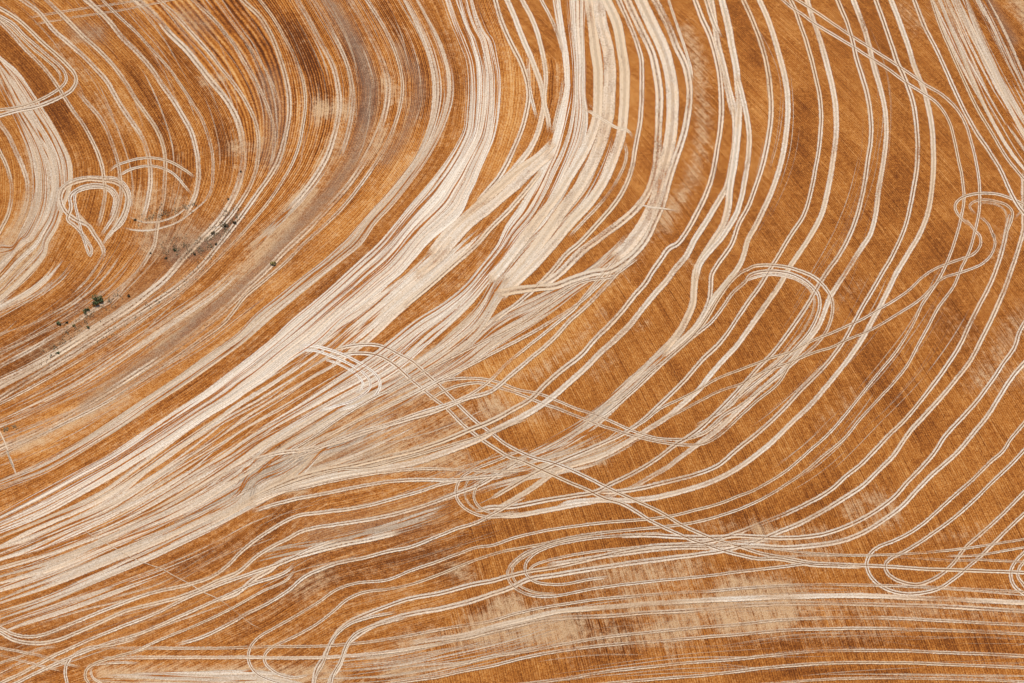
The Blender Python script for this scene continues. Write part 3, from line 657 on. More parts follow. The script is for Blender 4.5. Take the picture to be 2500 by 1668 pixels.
  (20, .9, .5, "c1 800,1400 1000,1300 1250,1200 1500,1080 1680,980 1829,910 c2 330,830")]),
 ("slanting thin wheel tracks from the left edge down to the bottom left loop", LEVEL, [
  (20, .9, .5, "c1 0,1345 150,1372 280,1400 400,1440 520,1470"),
  (20, .9, .5, "c1 0,1392 150,1430 300,1470 420,1492"),
  (18, .85, .5, "c1 0,1440 120,1400 250,1350 400,1330"),
  (18, .85, .5, "c1 0,1500 100,1450 220,1400")]),
 ("fanned wheel track crossing the golden patch at centre", SIDE, [
  (22, .9, .6, "b3 950,200 860,265 760,330 660,345 560,370 450,430 330,520 200,620 0,720 b2 1400,800 1200,900 1000,1010 800,1110 650,1200 500,1300 350,1400 200,1480"),
  (30, .9, .4, "b3 880,200 800,310 700,420 600,520 500,610 380,740 250,850 120,960 0,1060 b2 1400,1110 1200,1190 1000,1250 800,1310 600,1380 400,1430 200,1455 0,1520"),
  (24, .9, .5, "b3 830,180 730,290 620,420 520,540 400,640 250,760 100,880 0,980 b2 1450,1070 1300,1140 1100,1200 900,1270 700,1330 550,1390 400,1450 250,1510"),
  (24, .85, .4, "b3 800,260 690,380 560,500 400,600 250,690 100,770 0,820 b2 1420,900 1250,980 1080,1070 900,1150 700,1250 500,1360 300,1470"),
  (22, .9, .6, "b2 1829,1220 1650,1290 1500,1345 1250,1420 1000,1490 800,1545 c2 600,205 400,260 250,310 100,370 0,420")]),
 ("pale spur of wheel tracks turning down off the bottom edge at lower centre left", LOOPS, [
  (22, .95, .7, "c2 1000,1110 850,1135 740,1160 650,1200 590,1250 545,1310 520,1370 490,1450 450,1520 430,1590"),
  (24, .95, .7, "c2 1050,1140 900,1180 780,1215 700,1255 650,1310 625,1370 600,1440 560,1510 540,1590")]),
 ("thin crooked footpath of pale straw near the left edge", None, [
  (11, 1.0, .0, "b1 10,1340 30,1380 45,1420 55,1460 65,1500 90,1550 c1 40,80 60,130 80,180 100,230 115,275"),
  (9, .9, .0, "c1 145,290 165,315 185,350 205,372")]),
 ("faint winding footpath across the brown stubble at lower left", None, [
  (7, .75, .0, "c1 480,560 560,610 700,690 790,740 870,780 960,815 1030,840 1100,880 1200,930 1300,990 1360,1015 1420,1050 1500,1110 1560,1160 1620,1200 1700,1235")]),
 ("short bright straw streak lying across the pale strands at upper centre right", None, [
  (13, 1.0, .0, "a3 905,1310 960,1312 1020,1322 1090,1330 1150,1340 1195,1348")]),
]

# bands where so many tracks overlap that nobody could count them:
# (name, left edge, right edge, number of strips, widths, cover, greyness)
SWATHS = [
 ("main", "a2 1240,-20 1290,130 1340,260 1385,370 1402,480 1405,600 1400,700 1390,820 1340,930 1270,1040 1170,1170 1050,1310 b2 860,110 730,230 600,350 450,480 300,600 150,740 0,860 b1 1480,930 1300,1070 1100,1200 900,1330 700,1460 c1 500,210 350,290 200,370 0,480",
          "a2 1470,-20 1500,100 1540,200 1580,260 1605,380 1620,480 1620,620 1610,740 1580,880 1530,1000 1490,1090 1460,1170 1420,1250 1370,1350 b2 1160,100 1060,220 980,310 880,390 760,490 620,600 470,740 300,850 130,980 0,1060 b1 1500,1110 1300,1230 c1 1050,45 800,200 550,350 300,490 0,610",
          36, (16, 56), .95, -.2),
 ("pair left of main", "a2 1000,-20 1080,130 1140,270 1180,400 1200,520 1200,640 1180,760 1140,880 1080,1000 1000,1110 900,1230 780,1360 620,1540 b2 600,120 480,230 350,330 200,450 50,570 b1 1500,695 1300,835 1100,980 900,1110 700,1245 500,1375 c1 250,150 0,260",
          "a2 1110,-20 1190,130 1255,260 1305,400 1325,520 1320,640 1285,760 1225,900 1150,1030 1050,1170 940,1310 830,1430 b2 740,130 620,230 480,340 320,470 150,610 0,740 b1 1400,860 1200,1000 1000,1135 800,1275 600,1400 c1 300,225 150,285 0,340",
          15, (14, 40), .86, .1),
 ("second", "a3 385,-20 420,150 450,300 470,450 475,550 440,700 410,830 380,950 330,1050 270,1180 190,1320 100,1450 b2 1610,130 1500,270 1400,390 1250,510 1100,600 930,730 800,830 650,930 450,1060 250,1180 0,1320",
            "a3 610,-20 600,200 605,400 600,600 620,750 600,900 540,1040 480,1180 420,1300 340,1430 b3 190,130 0,350 b2 1440,500 1300,640 1150,770 1000,900 800,1020 600,1120 400,1230 200,1350 0,1470",
            30, (14, 46), .94, -.15),
 ("right of second", "a3 600,800 540,1040 480,1180 400,1320 300,1450 b3 170,130 40,300 b2 1480,520 1320,680 1150,820 950,960 700,1090 450,1240 200,1380",
            "a3 830,840 790,980 720,1140 620,1300 500,1430 b3 350,150 200,330 60,470 b2 1480,700 1330,820 1100,960 850,1100 600,1230 350,1380 100,1520",
            19, (14, 38), .88, .1),
 ("strands under the second", "b3 900,0 780,130 640,250 480,350 300,430 100,520 0,590 b2 1400,760 1200,900 950,1040 700,1170",
            "b3 960,60 860,200 740,300 560,420 380,560 200,680 0,800 b2 1350,950 1150,1070 900,1200 650,1320",
            28, (9, 26), .80, .05),
 ("link", "a2 1300,1440 b2 1090,190 960,320 860,410 740,510 600,620 450,760 300,860",
          "b2 1580,0 1400,170 1250,310 1100,440 950,570 800,710 650,830 500,940 380,1010",
          13, (20, 50), .95, -.1),
 ("lower left", "b2 600,620 450,760 250,900 50,1030 b1 1450,1130 1250,1270 c1 1050,60 900,170 650,350 350,490 0,640",
          "b2 1250,850 1050,980 850,1100 620,1240 400,1370 200,1480 c1 1650,210 1450,330 1200,470 900,610 600,740 300,850 0,930",
          30, (16, 46), .88, .08),
 ("lower left outer", "b2 600,1150 350,1290 100,1440 c1 1560,190 1350,320 1050,480 750,610 400,760 0,900",
          "b2 800,1330 550,1420 c1 1900,270 1650,430 1450,540 1200,660 900,800 600,930 300,1060 0,1160",
          22, (16, 44), .86, .3),
 ("grey smear", "b2 700,1180 550,1290 350,1400 c2 150,110 0,190 c1 1480,300 1300,420 1000,560", "b2 900,1280 700,1400 c2 450,120 250,230 80,310 c1 1600,430 1400,530 1100,680", 18, (10, 32), .78, .9),
 ("fan over brown", "b2 1000,1150 700,1300 450,1420 c2 200,180 0,330", "b2 1400,1300 1100,1430 c2 800,200 500,290 250,340 0,480", 24, (8, 22), .66, .15),
 ("below lower left", "c1 1500,580 1300,690 1000,820 700,930 400,1040 0,1180", "c1 1560,640 1350,740 1050,880 750,990 450,1100 150,1200 0,1260", 6, (12, 26), .8, .1),
 ("left edge", "a1 0,440 60,560 120,690 190,800 250,900 300,1000 330,1100 340,1200 320,1300 280,1400 200,1500 b1 90,150 0,260",
          "a1 0,370 100,460 200,600 280,720 350,830 400,920 440,1020 450,1120 440,1210 400,1320 360,1450 300,1560 b1 290,190 200,300 80,420 0,490",
          22, (14, 42), .86, .05),
 ("left edge inner", "a1 0,560 60,680 130,830 180,960 210,1100 215,1220 190,1350 140,1460 80,1568 b1 0,120",
          "a1 0,450 70,590 140,720 220,850 280,980 310,1100 315,1220 300,1330 250,1450 190,1540 b1 140,110 60,230 0,300",
          16, (12, 34), .72, .05),
 ("left edge lower", "b1 330,130 240,270 120,390 0,470", "b1 560,180 430,330 250,460 100,540 0,590", 9, (12, 28), .75, .1),
 ("left flow inner", "b1 700,80 650,200 560,340 420,470 250,570 0,700", "b1 1000,150 900,300 760,430 580,560 380,680 150,810 0,880", 9, (8, 20), .52, .05),
 ("left flow middle", "b1 1150,150 1020,330 870,450 650,600 400,760 150,900 0,970", "b1 1420,180 1230,360 1030,490 800,640 560,790 300,950 0,1110", 13, (9, 22), .62, .1),
 ("left flow outer", "b1 1500,200 1300,390 1080,540 850,700 600,860 300,1030 0,1170", "b1 1640,260 1450,440 1250,590 1030,740 780,910 520,1070 250,1200 0,1310", 10, (9, 24), .62, .05),
 ("gold flow", "b1 1640,360 1400,570 1150,760 900,930 650,1080 350,1240 0,1390", "b1 1829,380 1600,560 1350,760 1100,910 850,1060 600,1200 300,1350 0,1450", 8, (6, 16), .58, .0),
 ("gold lower", "b1 900,1060 700,1170 450,1310 200,1420 0,1500", "b1 880,1130 680,1240 420,1390 200,1480 c1 0,200", 6, (6, 14), .58, .0),
 ("upper gold", "a2 420,1150 330,1270 200,1400 60,1520 b2 -50,170", "a2 560,1010 480,1140 380,1270 240,1420 100,1568 b2 -20,220", 12, (12, 34), .7, .05),
 ("faint lines upper left", "a1 600,-10 720,120 900,300 1040,470 1150,650 1230,850 1270,1050 1250,1250", "a1 1700,-10 1829,200 a2 330,300 420,600 400,850 300,1100", 26, (6, 13), .55, .05),
 ("faint lines upper middle", "a2 180,-10 330,250 420,500 430,750 350,1000", "a2 1000,-10 1140,250 1190,500 1170,750 1050,1000 880,1240", 26, (6, 14), .55, .1),
 ("top right strips", "a4 1230,-20 1300,150 1380,330 1450,480 1500,580 1560,700 1640,840 1740,1000 1850,1140", "a4 1480,-20 1560,170 1640,340 1720,500 1850,740", 17, (14, 40), .85, .1),
 ("top right corner", "a4 1480,-20 1560,130 1640,300 1730,480 1850,700", "a4 1600,-20 1690,150 1760,300 1850,520", 8, (10, 26), .72, .1),
 ("loop trunk", "b3 1270,600 1100,780 980,900 850,1010 700,1140 560,1250 350,1370 100,1490 c3 0,200", "b3 1370,640 1250,770 1110,880 990,990 850,1115 740,1215 600,1330 400,1450 200,1540 c3 0,300", 16, (14, 34), .84, .1),
 ("crossing bundle", "b3 700,1210 520,1320 300,1420 100,1500 c3 0,190 c2 1450,240 1300,330", "b3 1150,1290 950,1410 700,1520 c3 450,230 200,280 0,340 c2 1450,390 1330,420", 20, (12, 26), .78, .1),
 ("loop inside trunk", "b4 480,600 420,720 300,850 180,950 60,1050 b3 1500,1190", "b4 600,580 540,720 420,840 300,940 180,1040 60,1130 b3 1550,1210", 7, (14, 30), .8, .1),
 ("grey-brown band", "c2 0,750 300,680 550,640 800,580 1000,520 1200,450 1350,390", "c2 0,830 200,780 400,740 650,690 850,640 1050,590 1250,520 1400,450", 14, (12, 34), .72, .55),
 ("bottom left pale", "c1 700,1490 1000,1480 1300,1490 1829,1500 c2 300,1520", "c1 700,1568 1000,1575 1400,1580 1829,1580 c2 300,1590", 9, (18, 44), .85, .15),
 ("drill marks right", "a4 0,60 140,400 160,700 120,1000 0,1300", "a4 300,60 400,400 430,700 390,1000 250,1350 b4 50,250", 14, (4, 8), .62, .0),
 ("drill marks far right", "a4 590,50 750,450 790,750 760,1050 650,1400 b4 450,300 150,800", "a4 840,60 980,450 1010,750 970,1080 850,1400 b4 700,420 400,900 150,1100", 19, (4, 8), .62, .0),
 ("drill marks lower right", "b4 900,200 750,500 550,800 200,1150 0,1300", "b4 1100,300 950,600 700,900 400,1200 100,1450", 12, (4, 8), .62, .0),
 ("drill marks corner", "b4 1330,100 1150,480 900,850 550,1250 c4 250,170 0,290", "b4 1640,200 1480,560 1220,950 900,1300 c4 620,210 300,420", 25, (4, 8), .62, .0),
 ("drill marks bottom", "c4 0,1110 600,1100 1200,1120 1829,1150", "c4 0,1560 600,1510 1200,1510 1829,1540", 16, (5, 10), .42, .1),
 ("bottom streaks", "c2 500,1400 900,1360 1300,1270 1700,1180 c3 500,1060", "c2 600,1580 1000,1540 1400,1480 1829,1370 c3 600,1260", 22, (8, 20), .55, .15),
 ("middle flow", "c2 0,560 300,440 700,370 1100,320", "c2 0,1200 400,940 800,830 1300,680 1829,520", 12, (5, 12), .5, .2),
 ("lower left fine", "c1 1829,430 1500,600 1000,880 500,1000 0,1180", "c1 1829,960 1500,1080 900,1280 400,1450 0,1600", 34, (5, 15), .55, .1),
 ("level fine", "c4 1850,930 900,925 0,945 c3 1000,990 500,1050 0,1160", "c4 1850,1590 900,1580 0,1600 c3 1000,1600 500,1620 0,1700", 46, (5, 15), .48, .05),
 ("middle fine", "c2 0,150 500,60 b2 1000,1330 1829,1000", "c2 0,1250 400,980 900,850 1400,700 1829,560", 34, (5, 13), .5, .15),
 ("left fine", "a1 -40,-40 300,300 560,700 700,1100 640,1560", "a2 1060,-40 1180,300 1220,600 1100,1000 800,1360", 60, (5, 13), .48, .08),
 ("left fine low", "b1 700,0 500,300 200,520 0,640", "b1 1829,330 1300,750 800,1080 300,1320 0,1440", 54, (5, 14), .5, .05),
]

# tone of the soil: (channel, amount, half width on the sheet, path); channels 0 dark(-)/golden(+), 1 straw, 2 grey
TONES = [
 (0,-.55,38,"a1 -100,150 0,260 120,400 250,560 400,780"), (0,-.4,24,"a1 380,690 450,850 500,1000 510,1130"),
 (0,-.45,32,"a1 1080,250 1250,480 1380,700 1440,950"), (0,-.45,24,"a1 850,420 950,600 1050,750"), (0,-.4,20,"a1 1020,800 1120,1000 1180,1150"),
 (0,-.35,30,"a1 600,0 800,200 1000,420"), (0,-.3,26,"a1 1500,60 1640,300"), (0,-.35,18,"a1 560,800 640,900 700,1050"), (0,-.3,16,"a1 800,900 860,1050 880,1200"),
 (0,-.5,34,"a2 300,200 400,400 470,560 480,700"), (0,-.4,24,"a2 120,0 320,240 420,420"), (0,-.35,20,"a2 100,500 180,700 200,850"), (0,-.4,26,"a2 560,150 700,400 760,640 730,760"),
 (2,.75,20,"a2 500,-40 650,180 740,360 790,540 770,750 700,1000 600,1150 450,1330 300,1480 b2 200,160 60,330 b1 1480,440 1300,570 1100,740 900,900 700,1040 550,1150"),
 (0,-.5,16,"a2 700,280 800,480 830,640 790,760"),
 (2,.5,16,"a2 960,300 1060,440 1110,540 1070,700 1000,880 900,1020"), (0,-.5,24,"a2 880,30 1000,220 1100,400 1150,560 1120,720"),
 (0,-.3,20,"a2 1200,150 1300,330 1370,520"), (0,.3,36,"a2 1030,1000 900,1180 740,1360 600,1480"), (0,.3,36,"b1 700,1130 500,1260 300,1380 0,1500"),
 (0,.22,60,"b1 1700,350 1400,600 1000,850 600,1100 200,1300"), (0,-.3,70,"b1 0,850 250,700 500,500"), (0,-.3,50,"b1 0,1000 300,850"),
 (0,.15,45,"a2 1700,300 1680,600 1620,1000 1480,1300"), (0,.1,40,"b2 0,650 300,350 600,100"), (0,-.2,30,"b2 0,800 400,500 800,130"), (0,-.15,40,"b2 1600,80 1300,380 900,680"),
 (0,-.5,44,"c2 200,1000 500,850 800,820 1100,760 1300,760"), (0,-.35,20,"c2 600,690 900,600 1100,560"), (0,-.25,30,"c2 0,1200 300,1050 600,940"), (0,-.3,26,"c2 1400,650 1700,560"),
 (0,-.35,24,"c4 0,1330 600,1310 1200,1310 1829,1330"), (0,-.45,12,"c4 300,1500 700,1500 1100,1505"), (0,-.3,30,"c4 0,1480 300,1500"), (0,-.3,50,"c4 0,540 300,470 600,330"),
 (0,-.3,46,"b4 850,800 1000,1080 1150,1250"), (0,-.25,60,"b4 1250,200 1350,400 1400,700"), (0,-.2,40,"b4 200,450 150,650"),
 (0,-.4,34,"c3 550,1200 750,1230 850,1200"), (0,-.3,30,"c3 600,1420 900,1380"), (0,-.3,22,"c3 600,680 1000,650 1300,650"), (0,-.35,22,"c2 1450,1090 1700,1030 c3 250,960"), (0,-.3,30,"c2 1250,880 1500,850"),
 (0,-.3,40,"c1 500,900 900,740"), (0,-.35,34,"c1 1150,800 1500,700 1800,500"), (0,-.3,26,"c1 100,1330 500,1200"), (0,-.2,26,"c1 1300,1180 1700,1050"),
 (0,.42,48,"b3 0,1000 300,800 500,620 700,400"), (0,.35,34,"b2 1500,900 1700,1100 1829,1250"), (0,.3,34,"a3 100,350 150,600 130,850"), (0,.28,50,"a3 60,1030 100,1060"), (0,.25,30,"a3 900,400 920,900 960,1200"),
 (0,.2,45,"a4 230,600 220,1000"), (0,.2,45,"a4 880,550 900,900"), (0,-.3,45,"a4 400,700 380,1100"), (0,-.25,60,"a4 1050,1000 1000,1350"), (0,-.25,50,"a4 800,20 900,200 1000,500"),
 (0,-.4,34,"a4 1560,0 1650,150 1750,330 1850,480"), (2,.5,14,"a4 1590,-20 1680,130 1760,260"), (0,-.35,30,"a3 1550,50 1700,350"), (0,-.25,40,"a3 1000,1000 1050,1100"),
 (1,.6,26,"a3 1230,200 1300,330 1330,600 1350,830 1290,1100 1230,1230 1150,1330 1100,1450"), (1,.45,20,"b3 700,560 560,720 400,850 300,950 150,960"), (1,.42,34,"b3 0,1150 250,1200 400,1180"),
 (1,.4,14,"b3 930,660 990,620"), (1,.35,26,"b3 760,850 650,950"), (1,.5,36,"b3 960,60 860,200 760,330"), (1,.3,30,"b3 1250,200 1300,300"), (1,.5,30,"b3 480,1500 700,1480"),
 (1,.5,38,"b4 1520,1000 1640,850 1760,650 1850,560"), (1,.4,36,"b4 1700,1020 1829,950"), (1,.3,36,"b4 650,450 750,400"), (1,.28,40,"b4 1300,600 1450,700"), (1,.3,34,"b4 1650,150 1700,50 "), (1,.3,30,"b4 550,1250 750,1100"),
 (1,.55,32,"c4 720,470 880,390 1000,510 850,540"), (1,.4,24,"c4 150,590 500,600 650,620"), (1,.34,34,"c4 -50,1000 600,1010 1200,1020 1829,1050"), (1,.32,36,"c4 -50,1130 700,1120 1829,1150"), (1,.45,40,"c4 250,720 600,760"), (1,.35,34,"c4 500,1270 1000,1250"), (1,.3,30,"c4 1200,640 1600,620"),
 (1,.5,40,"c3 600,850 950,860 1300,810"), (1,.6,40,"c3 80,1220 300,1240 500,1230"), (1,.4,36,"c3 900,1060 1400,1080 1829,1080"), (1,.24,70,"c3 100,1180 700,1000 1200,950 1829,1000"), (1,.3,60,"c3 500,1300 1200,1220 1829,1230"), (1,.42,60,"b2 1500,780 1000,1050 600,1260 200,1450"), (1,.3,50,"b2 1600,1150 1100,1350 700,1500"), (0,-.5,26,"a1 1470,1380 1400,1500 b1 1280,150 1120,200"), (2,.4,24,"a1 1470,1380 1400,1500 b1 1280,150 1120,200"), (1,.45,26,"c3 1080,1230 1250,1200"), (1,.42,40,"c3 1550,930 1829,980"), (1,.45,30,"c3 1500,1180 1829,1160"), (1,.4,18,"c3 1130,1340 1180,1480"), (1,.5,26,"c3 30,1060 120,1050"), (1,.4,24,"c3 1350,560 1700,580"), (1,.3,24,"c3 700,1300 1200,1270"), (1,.55,26,"c3 380,120 600,90 760,40"),
 (1,.75,28,"c2 500,40 350,150 200,220 50,320"), (2,.5,24,"c2 420,80 250,180 80,300"), (1,.45,34,"c2 850,120 1100,160 1400,150"), (1,.55,26,"c2 250,290 350,330"), (2,.4,30,"c2 400,140 800,100"), (1,.6,46,"c2 1480,1190 1700,1170 1829,1180"), (1,.5,28,"c2 1350,1290 1600,1260"), (1,.6,22,"c2 930,1510 1180,1470"), (1,.85,24,"c2 -50,1540 200,1555 450,1500 560,1540"), (1,.8,26,"c1 680,1530 1200,1530 1829,1540"), (1,.4,26,"c2 1350,860 1450,900"),
 (1,.3,30,"c2 350,980 500,870"), (2,.4,36,"c2 450,620 800,560 1200,470"), (1,.4,24,"c2 1000,1290 1250,1270"),
 (2,.5,24,"a1 480,190 620,220"), (1,.5,14,"a1 370,290 520,240 640,190"), (2,.35,26,"a1 1180,80 1300,170"), (1,.4,22,"a1 1180,90 1300,170"), (1,.5,14,"a1 1300,520 1420,500"), (1,.42,24,"a1 850,1250 950,1450"), (1,.42,18,"a1 1480,940 1640,930"), (1,.4,20,"a1 430,370 560,480"), (1,.4,14,"a1 760,0 920,20"), (1,.35,28,"a1 620,650 800,820"), (0,.3,26,"a1 60,1200 70,1400 20,1500"), (1,.35,36,"a1 950,1250 1150,1300"),
 (1,.6,26,"a2 480,700 620,700"), (1,.75,26,"a2 400,1230 300,1340 200,1470 80,1568"), (1,.5,22,"b1 1829,20 1600,250 1400,420 1000,750"), (1,.5,26,"a2 880,850 830,1000"), (1,.45,26,"a2 900,520 960,640"), (1,.35,30,"a2 560,900 480,1080"), (2,.45,30,"a2 150,500 180,850 150,1000"),
 (1,.5,18,"b1 0,1420 400,1300 800,1100"), (1,.6,14,"b1 150,1420 280,1370"), (1,.9,24,"a4 1760,-30 1829,80 1900,200"), (1,.42,28,"a4 1060,60 1150,170"), (1,.5,26,"a4 1280,30 1420,130"),
 (1,.8,36,"a1 250,950 260,1200 200,1400 80,1568"), (1,.85,46,"b1 250,-50 180,100 50,300 -50,400"), (2,.35,40,"b1 1000,100 1250,80 1400,60"), (1,.4,40,"b1 950,130 1200,60"), (1,.35,30,"b1 250,850 400,780 560,680"), (2,.25,40,"b1 500,750 800,500 1100,330"),
]

# drill rows: contour lines that the rows follow in the left and middle of the field, inner to outer
GUIDES = [
 "a1 -400,560 0,900 60,1150 20,1400 -400,1750",
 "a1 -300,100 0,370 200,600 350,830 440,1020 450,1120 400,1320 300,1568 b1 230,280 0,490 -400,700",
 "a1 -100,-250 310,10 540,240 740,440 940,740 1040,930 1055,1030 1040,1280 980,1568 b1 890,280 720,470 400,670 0,900 -400,1120",
 "a1 550,-280 860,-10 1080,210 1350,520 1500,740 1550,950 1520,1180 1400,1400 b1 1180,200 950,430 650,640 300,860 0,1020 -400,1230",
 "a2 -200,-250 0,20 170,245 255,500 275,740 225,980 80,1230 b1 1400,120 1130,390 750,640 380,870 0,1100 -400,1310",
 "a2 160,-280 320,-10 450,220 560,430 600,640 560,880 450,1120 250,1360 b1 1550,150 1300,400 900,680 500,950 0,1220 -400,1420",
 "a2 500,-280 655,-10 790,220 890,450 900,680 820,930 640,1200 380,1480 b2 130,290 b1 1250,680 860,950 420,1220 0,1420 -400,1600",
 "a2 900,-250 1050,-10 1200,270 1260,520 1250,700 1150,980 980,1230 700,1540 b2 400,330 100,590 b1 1300,860 900,1120 500,1370 c1 250,180 0,300 -400,470",
 "a2 1100,-280 1240,-20 1340,260 1402,480 1400,700 1340,930 1170,1170 920,1440 b2 600,350 300,600 0,860 b1 1300,1070 900,1330 c1 700,100 350,290 0,480 -400,650",
 "a2 1420,-280 1470,-20 1580,260 1620,480 1610,740 1530,1000 1420,1250 b2 1060,220 760,490 470,740 130,980 b1 1300,1230 c1 800,230 550,370 0,640 -400,800",
 "a3 300,-280 385,-20 450,300 475,550 410,830 270,1180 100,1450 b2 1500,270 1250,510 930,730 650,930 250,1180 c1 1500,130 1000,420 500,680 0,880 -400,1040",
 "a3 900,-280 950,0 1100,500 1100,900 900,1350 b3 400,500 0,800 b2 1100,1120 700,1350 c1 1700,350 1200,680 600,960 0,1180 -400,1330",
 "a3 1400,-280 1450,0 1560,700 1450,1250 b3 800,700 300,1150 c2 1500,0 900,270 400,390 c1 1600,760 1000,1060 400,1280 0,1400 -400,1550",
 "b4 300,200 b3 1300,1000 c3 200,160 c2 1300,450 800,600 400,720 0,960 c1 1200,1130 600,1430 100,1620 -300,1800",
]
# ------------------------------------------------------------------ fields stored on the ground sheet
GX = np.arange(-260, 2761, 6.0)
GY = np.arange(-260, 1929, 6.0)
QX, QY = np.meshgrid(GX, GY)
Q = np.stack([QX.ravel(), QY.ravel()], 1)

def near(q, line):
    """distance, side and arc position of each point against a polyline"""
    best = np.full(len(q), 1e9); side = np.zeros(len(q)); arc = np.zeros(len(q))
    s0 = 0.0
    for a, b in zip(line[:-1], line[1:]):
        d = b - a
        L = np.hypot(*d) + 1e-9
        r = q - a
        t = np.clip((r @ d) / L ** 2, 0, 1)
        e = r - t[:, None] * d
        dist = np.hypot(e[:, 0], e[:, 1])
        m = dist < best
        best[m] = dist[m]
        side[m] = (d[0] * r[m, 1] - d[1] * r[m, 0]) / (L * (dist[m] + 1e-6))
        arc[m] = s0 + t[m] * L
        s0 += L
    return best, np.where(side > 0, -1.0, 1.0), arc

def thin(p, n=26):
    i = np.linspace(0, len(p) - 1, n).round().astype(int)
    return p[i]

PXM = 12.6                                   # sheet units per metre
gl = [thin(smooth(P(s), 8, False), 34) for s in GUIDES]
gd = [near(Q, g) for g in gl]
lev, total = [0.0], 0.0
for i in range(len(gl) - 1):
    total += np.median(near(gl[i + 1], gl[i])[0])
    lev.append(total)
sd = np.array([d * s for d, s, _ in gd])     # positive: outside (right / below) of the guide
count = (sd > 0).sum(0)
rowA = np.zeros(len(Q)); arcA = np.zeros(len(Q))
for c in range(len(gl) + 1):
    m = count == c
    if c == 0:
        rowA[m] = lev[0] + sd[0, m]; arcA[m] = gd[0][2][m]
    elif c == len(gl):
        rowA[m] = lev[-1] + sd[-1, m]; arcA[m] = gd[-1][2][m]
    else:
        d1, d2 = np.abs(sd[c - 1, m]), np.abs(sd[c, m])
        f = d1 / (d1 + d2 + 1e-6)
        rowA[m] = lev[c - 1] + (lev[c] - lev[c - 1]) * f
        arcA[m] = gd[c - 1][2][m] * (1 - f) + gd[c][2][m] * f
# straight rows right of this line, contour rows left of it
border = P("a2 1600,-300 1600,0 1680,300 a3 480,400 450,750 300,1150 b3 -100,500 b3 -200,900 b2 1450,1050 c2 1400,250 c2 1450,900 c2 1150,1350 c2 900,2200")
bd, bs, _ = near(Q, border)
maskA = np.clip(0.5 + bd * -bs / 30.0, 0, 1)
tone = np.zeros((len(Q), 3))
for ch, amt, hw, s in TONES:
    line = thin(smooth(P(s), 10, False), 16)
    d = near(Q, line)[0]
    tone[:, ch] += amt * np.exp(-(d / hw) ** 2 * 1.1)
tone[:, 1] += 0.24 * maskA * np.clip((QX.ravel() + QY.ravel() * 0.9 - 250) / 700.0, 0.25, 1)
tone[:, 1:] = np.clip(tone[:, 1:], 0, 1)
tone[:, 1] = np.minimum(tone[:, 1], 0.8)
tone[:, 0] = np.clip(tone[:, 0], -.7, .6)
FIELD = np.stack([rowA / PXM, arcA / PXM, maskA, tone[:, 0], tone[:, 1], tone[:, 2]], 1).reshape(len(GY), len(GX), 6)

def field_at(px, py):
    fx = np.clip((px - GX[0]) / 6.0, 0, len(GX) - 1.001)
    fy = np.clip((py - GY[0]) / 6.0, 0, len(GY) - 1.001)
    ix, iy = fx.astype(int), fy.astype(int)
    ax, ay = (fx - ix)[:, None], (fy - iy)[:, None]
    v = (FIELD[iy, ix] * (1 - ax) + FIELD[iy, ix + 1] * ax) * (1 - ay) + (FIELD[iy + 1, ix] * (1 - ax) + FIELD[iy + 1, ix + 1] * ax) * ay
    out = np.maximum(np.maximum(GX[0] - px, px - GX[-1]), np.maximum(GY[0] - py, py - GY[-1]))
    fade = np.clip(1 - out / 400.0, 0, 1)
    v[:, 3:] *= fade[:, None]
    v[:, 2] = np.where(out > 0, 0.0, v[:, 2])
    return v

# ------------------------------------------------------------------ the ground sheet
def axis(lo, hi, step, far):
    inner = np.arange(lo, hi + step, step)
    out, d, e = [], step, 0.0
    while e < far:
        d *= 1.35
        e += d
        out.append(e)
    out = np.array(out)
    return np.concatenate([lo - out[::-1], inner, inner[-1] + out])
ax_ = axis(-112, 112, 0.42, 4000)
ay_ = axis(-108, 112, 0.42, 4000)
gx, gy = np.meshgrid(ax_, ay_)
gx, gy = gx.ravel(), gy.ravel()
fadeh = np.clip(1.6 - np.hypot(gx, gy) / 400.0, 0, 1)
gz = height(gx, gy) * fadeh
safe = np.hypot(gx, gy) < 260
px, py = np.full(len(gx), -9999.0), np.full(len(gx), -9999.0)
px[safe], py[safe] = to_sheet(gx[safe], gy[safe], gz[safe])
fv = field_at(px, py)
# straight rows, turning slowly from the upper right to the lower right
gyp = np.where(safe, py, 834.0)
yb = -gy * 0.99
rowB = gx * 0.93 + 0.395 * gy + 0.0016 * np.clip(gy, -150, 150) ** 2 * 0.9
alongB = gy * 1.05
nx, ny = len(ax_), len(ay_)
idx = np.arange(nx * ny).reshape(ny, nx)
quads = np.stack([idx[:-1, :-1], idx[:-1, 1:], idx[1:, 1:], idx[1:, :-1]], -1).reshape(-1, 4)
ground = link_mesh("ground", np.stack([gx, gy, gz], 1), quads, M_GROUND, None, {
    "field_a": fv[:, 0:3], "field_b": np.stack([rowB, alongB, 0 * gx], 1), "tones": fv[:, 3:6]})
ground["kind"] = "structure"

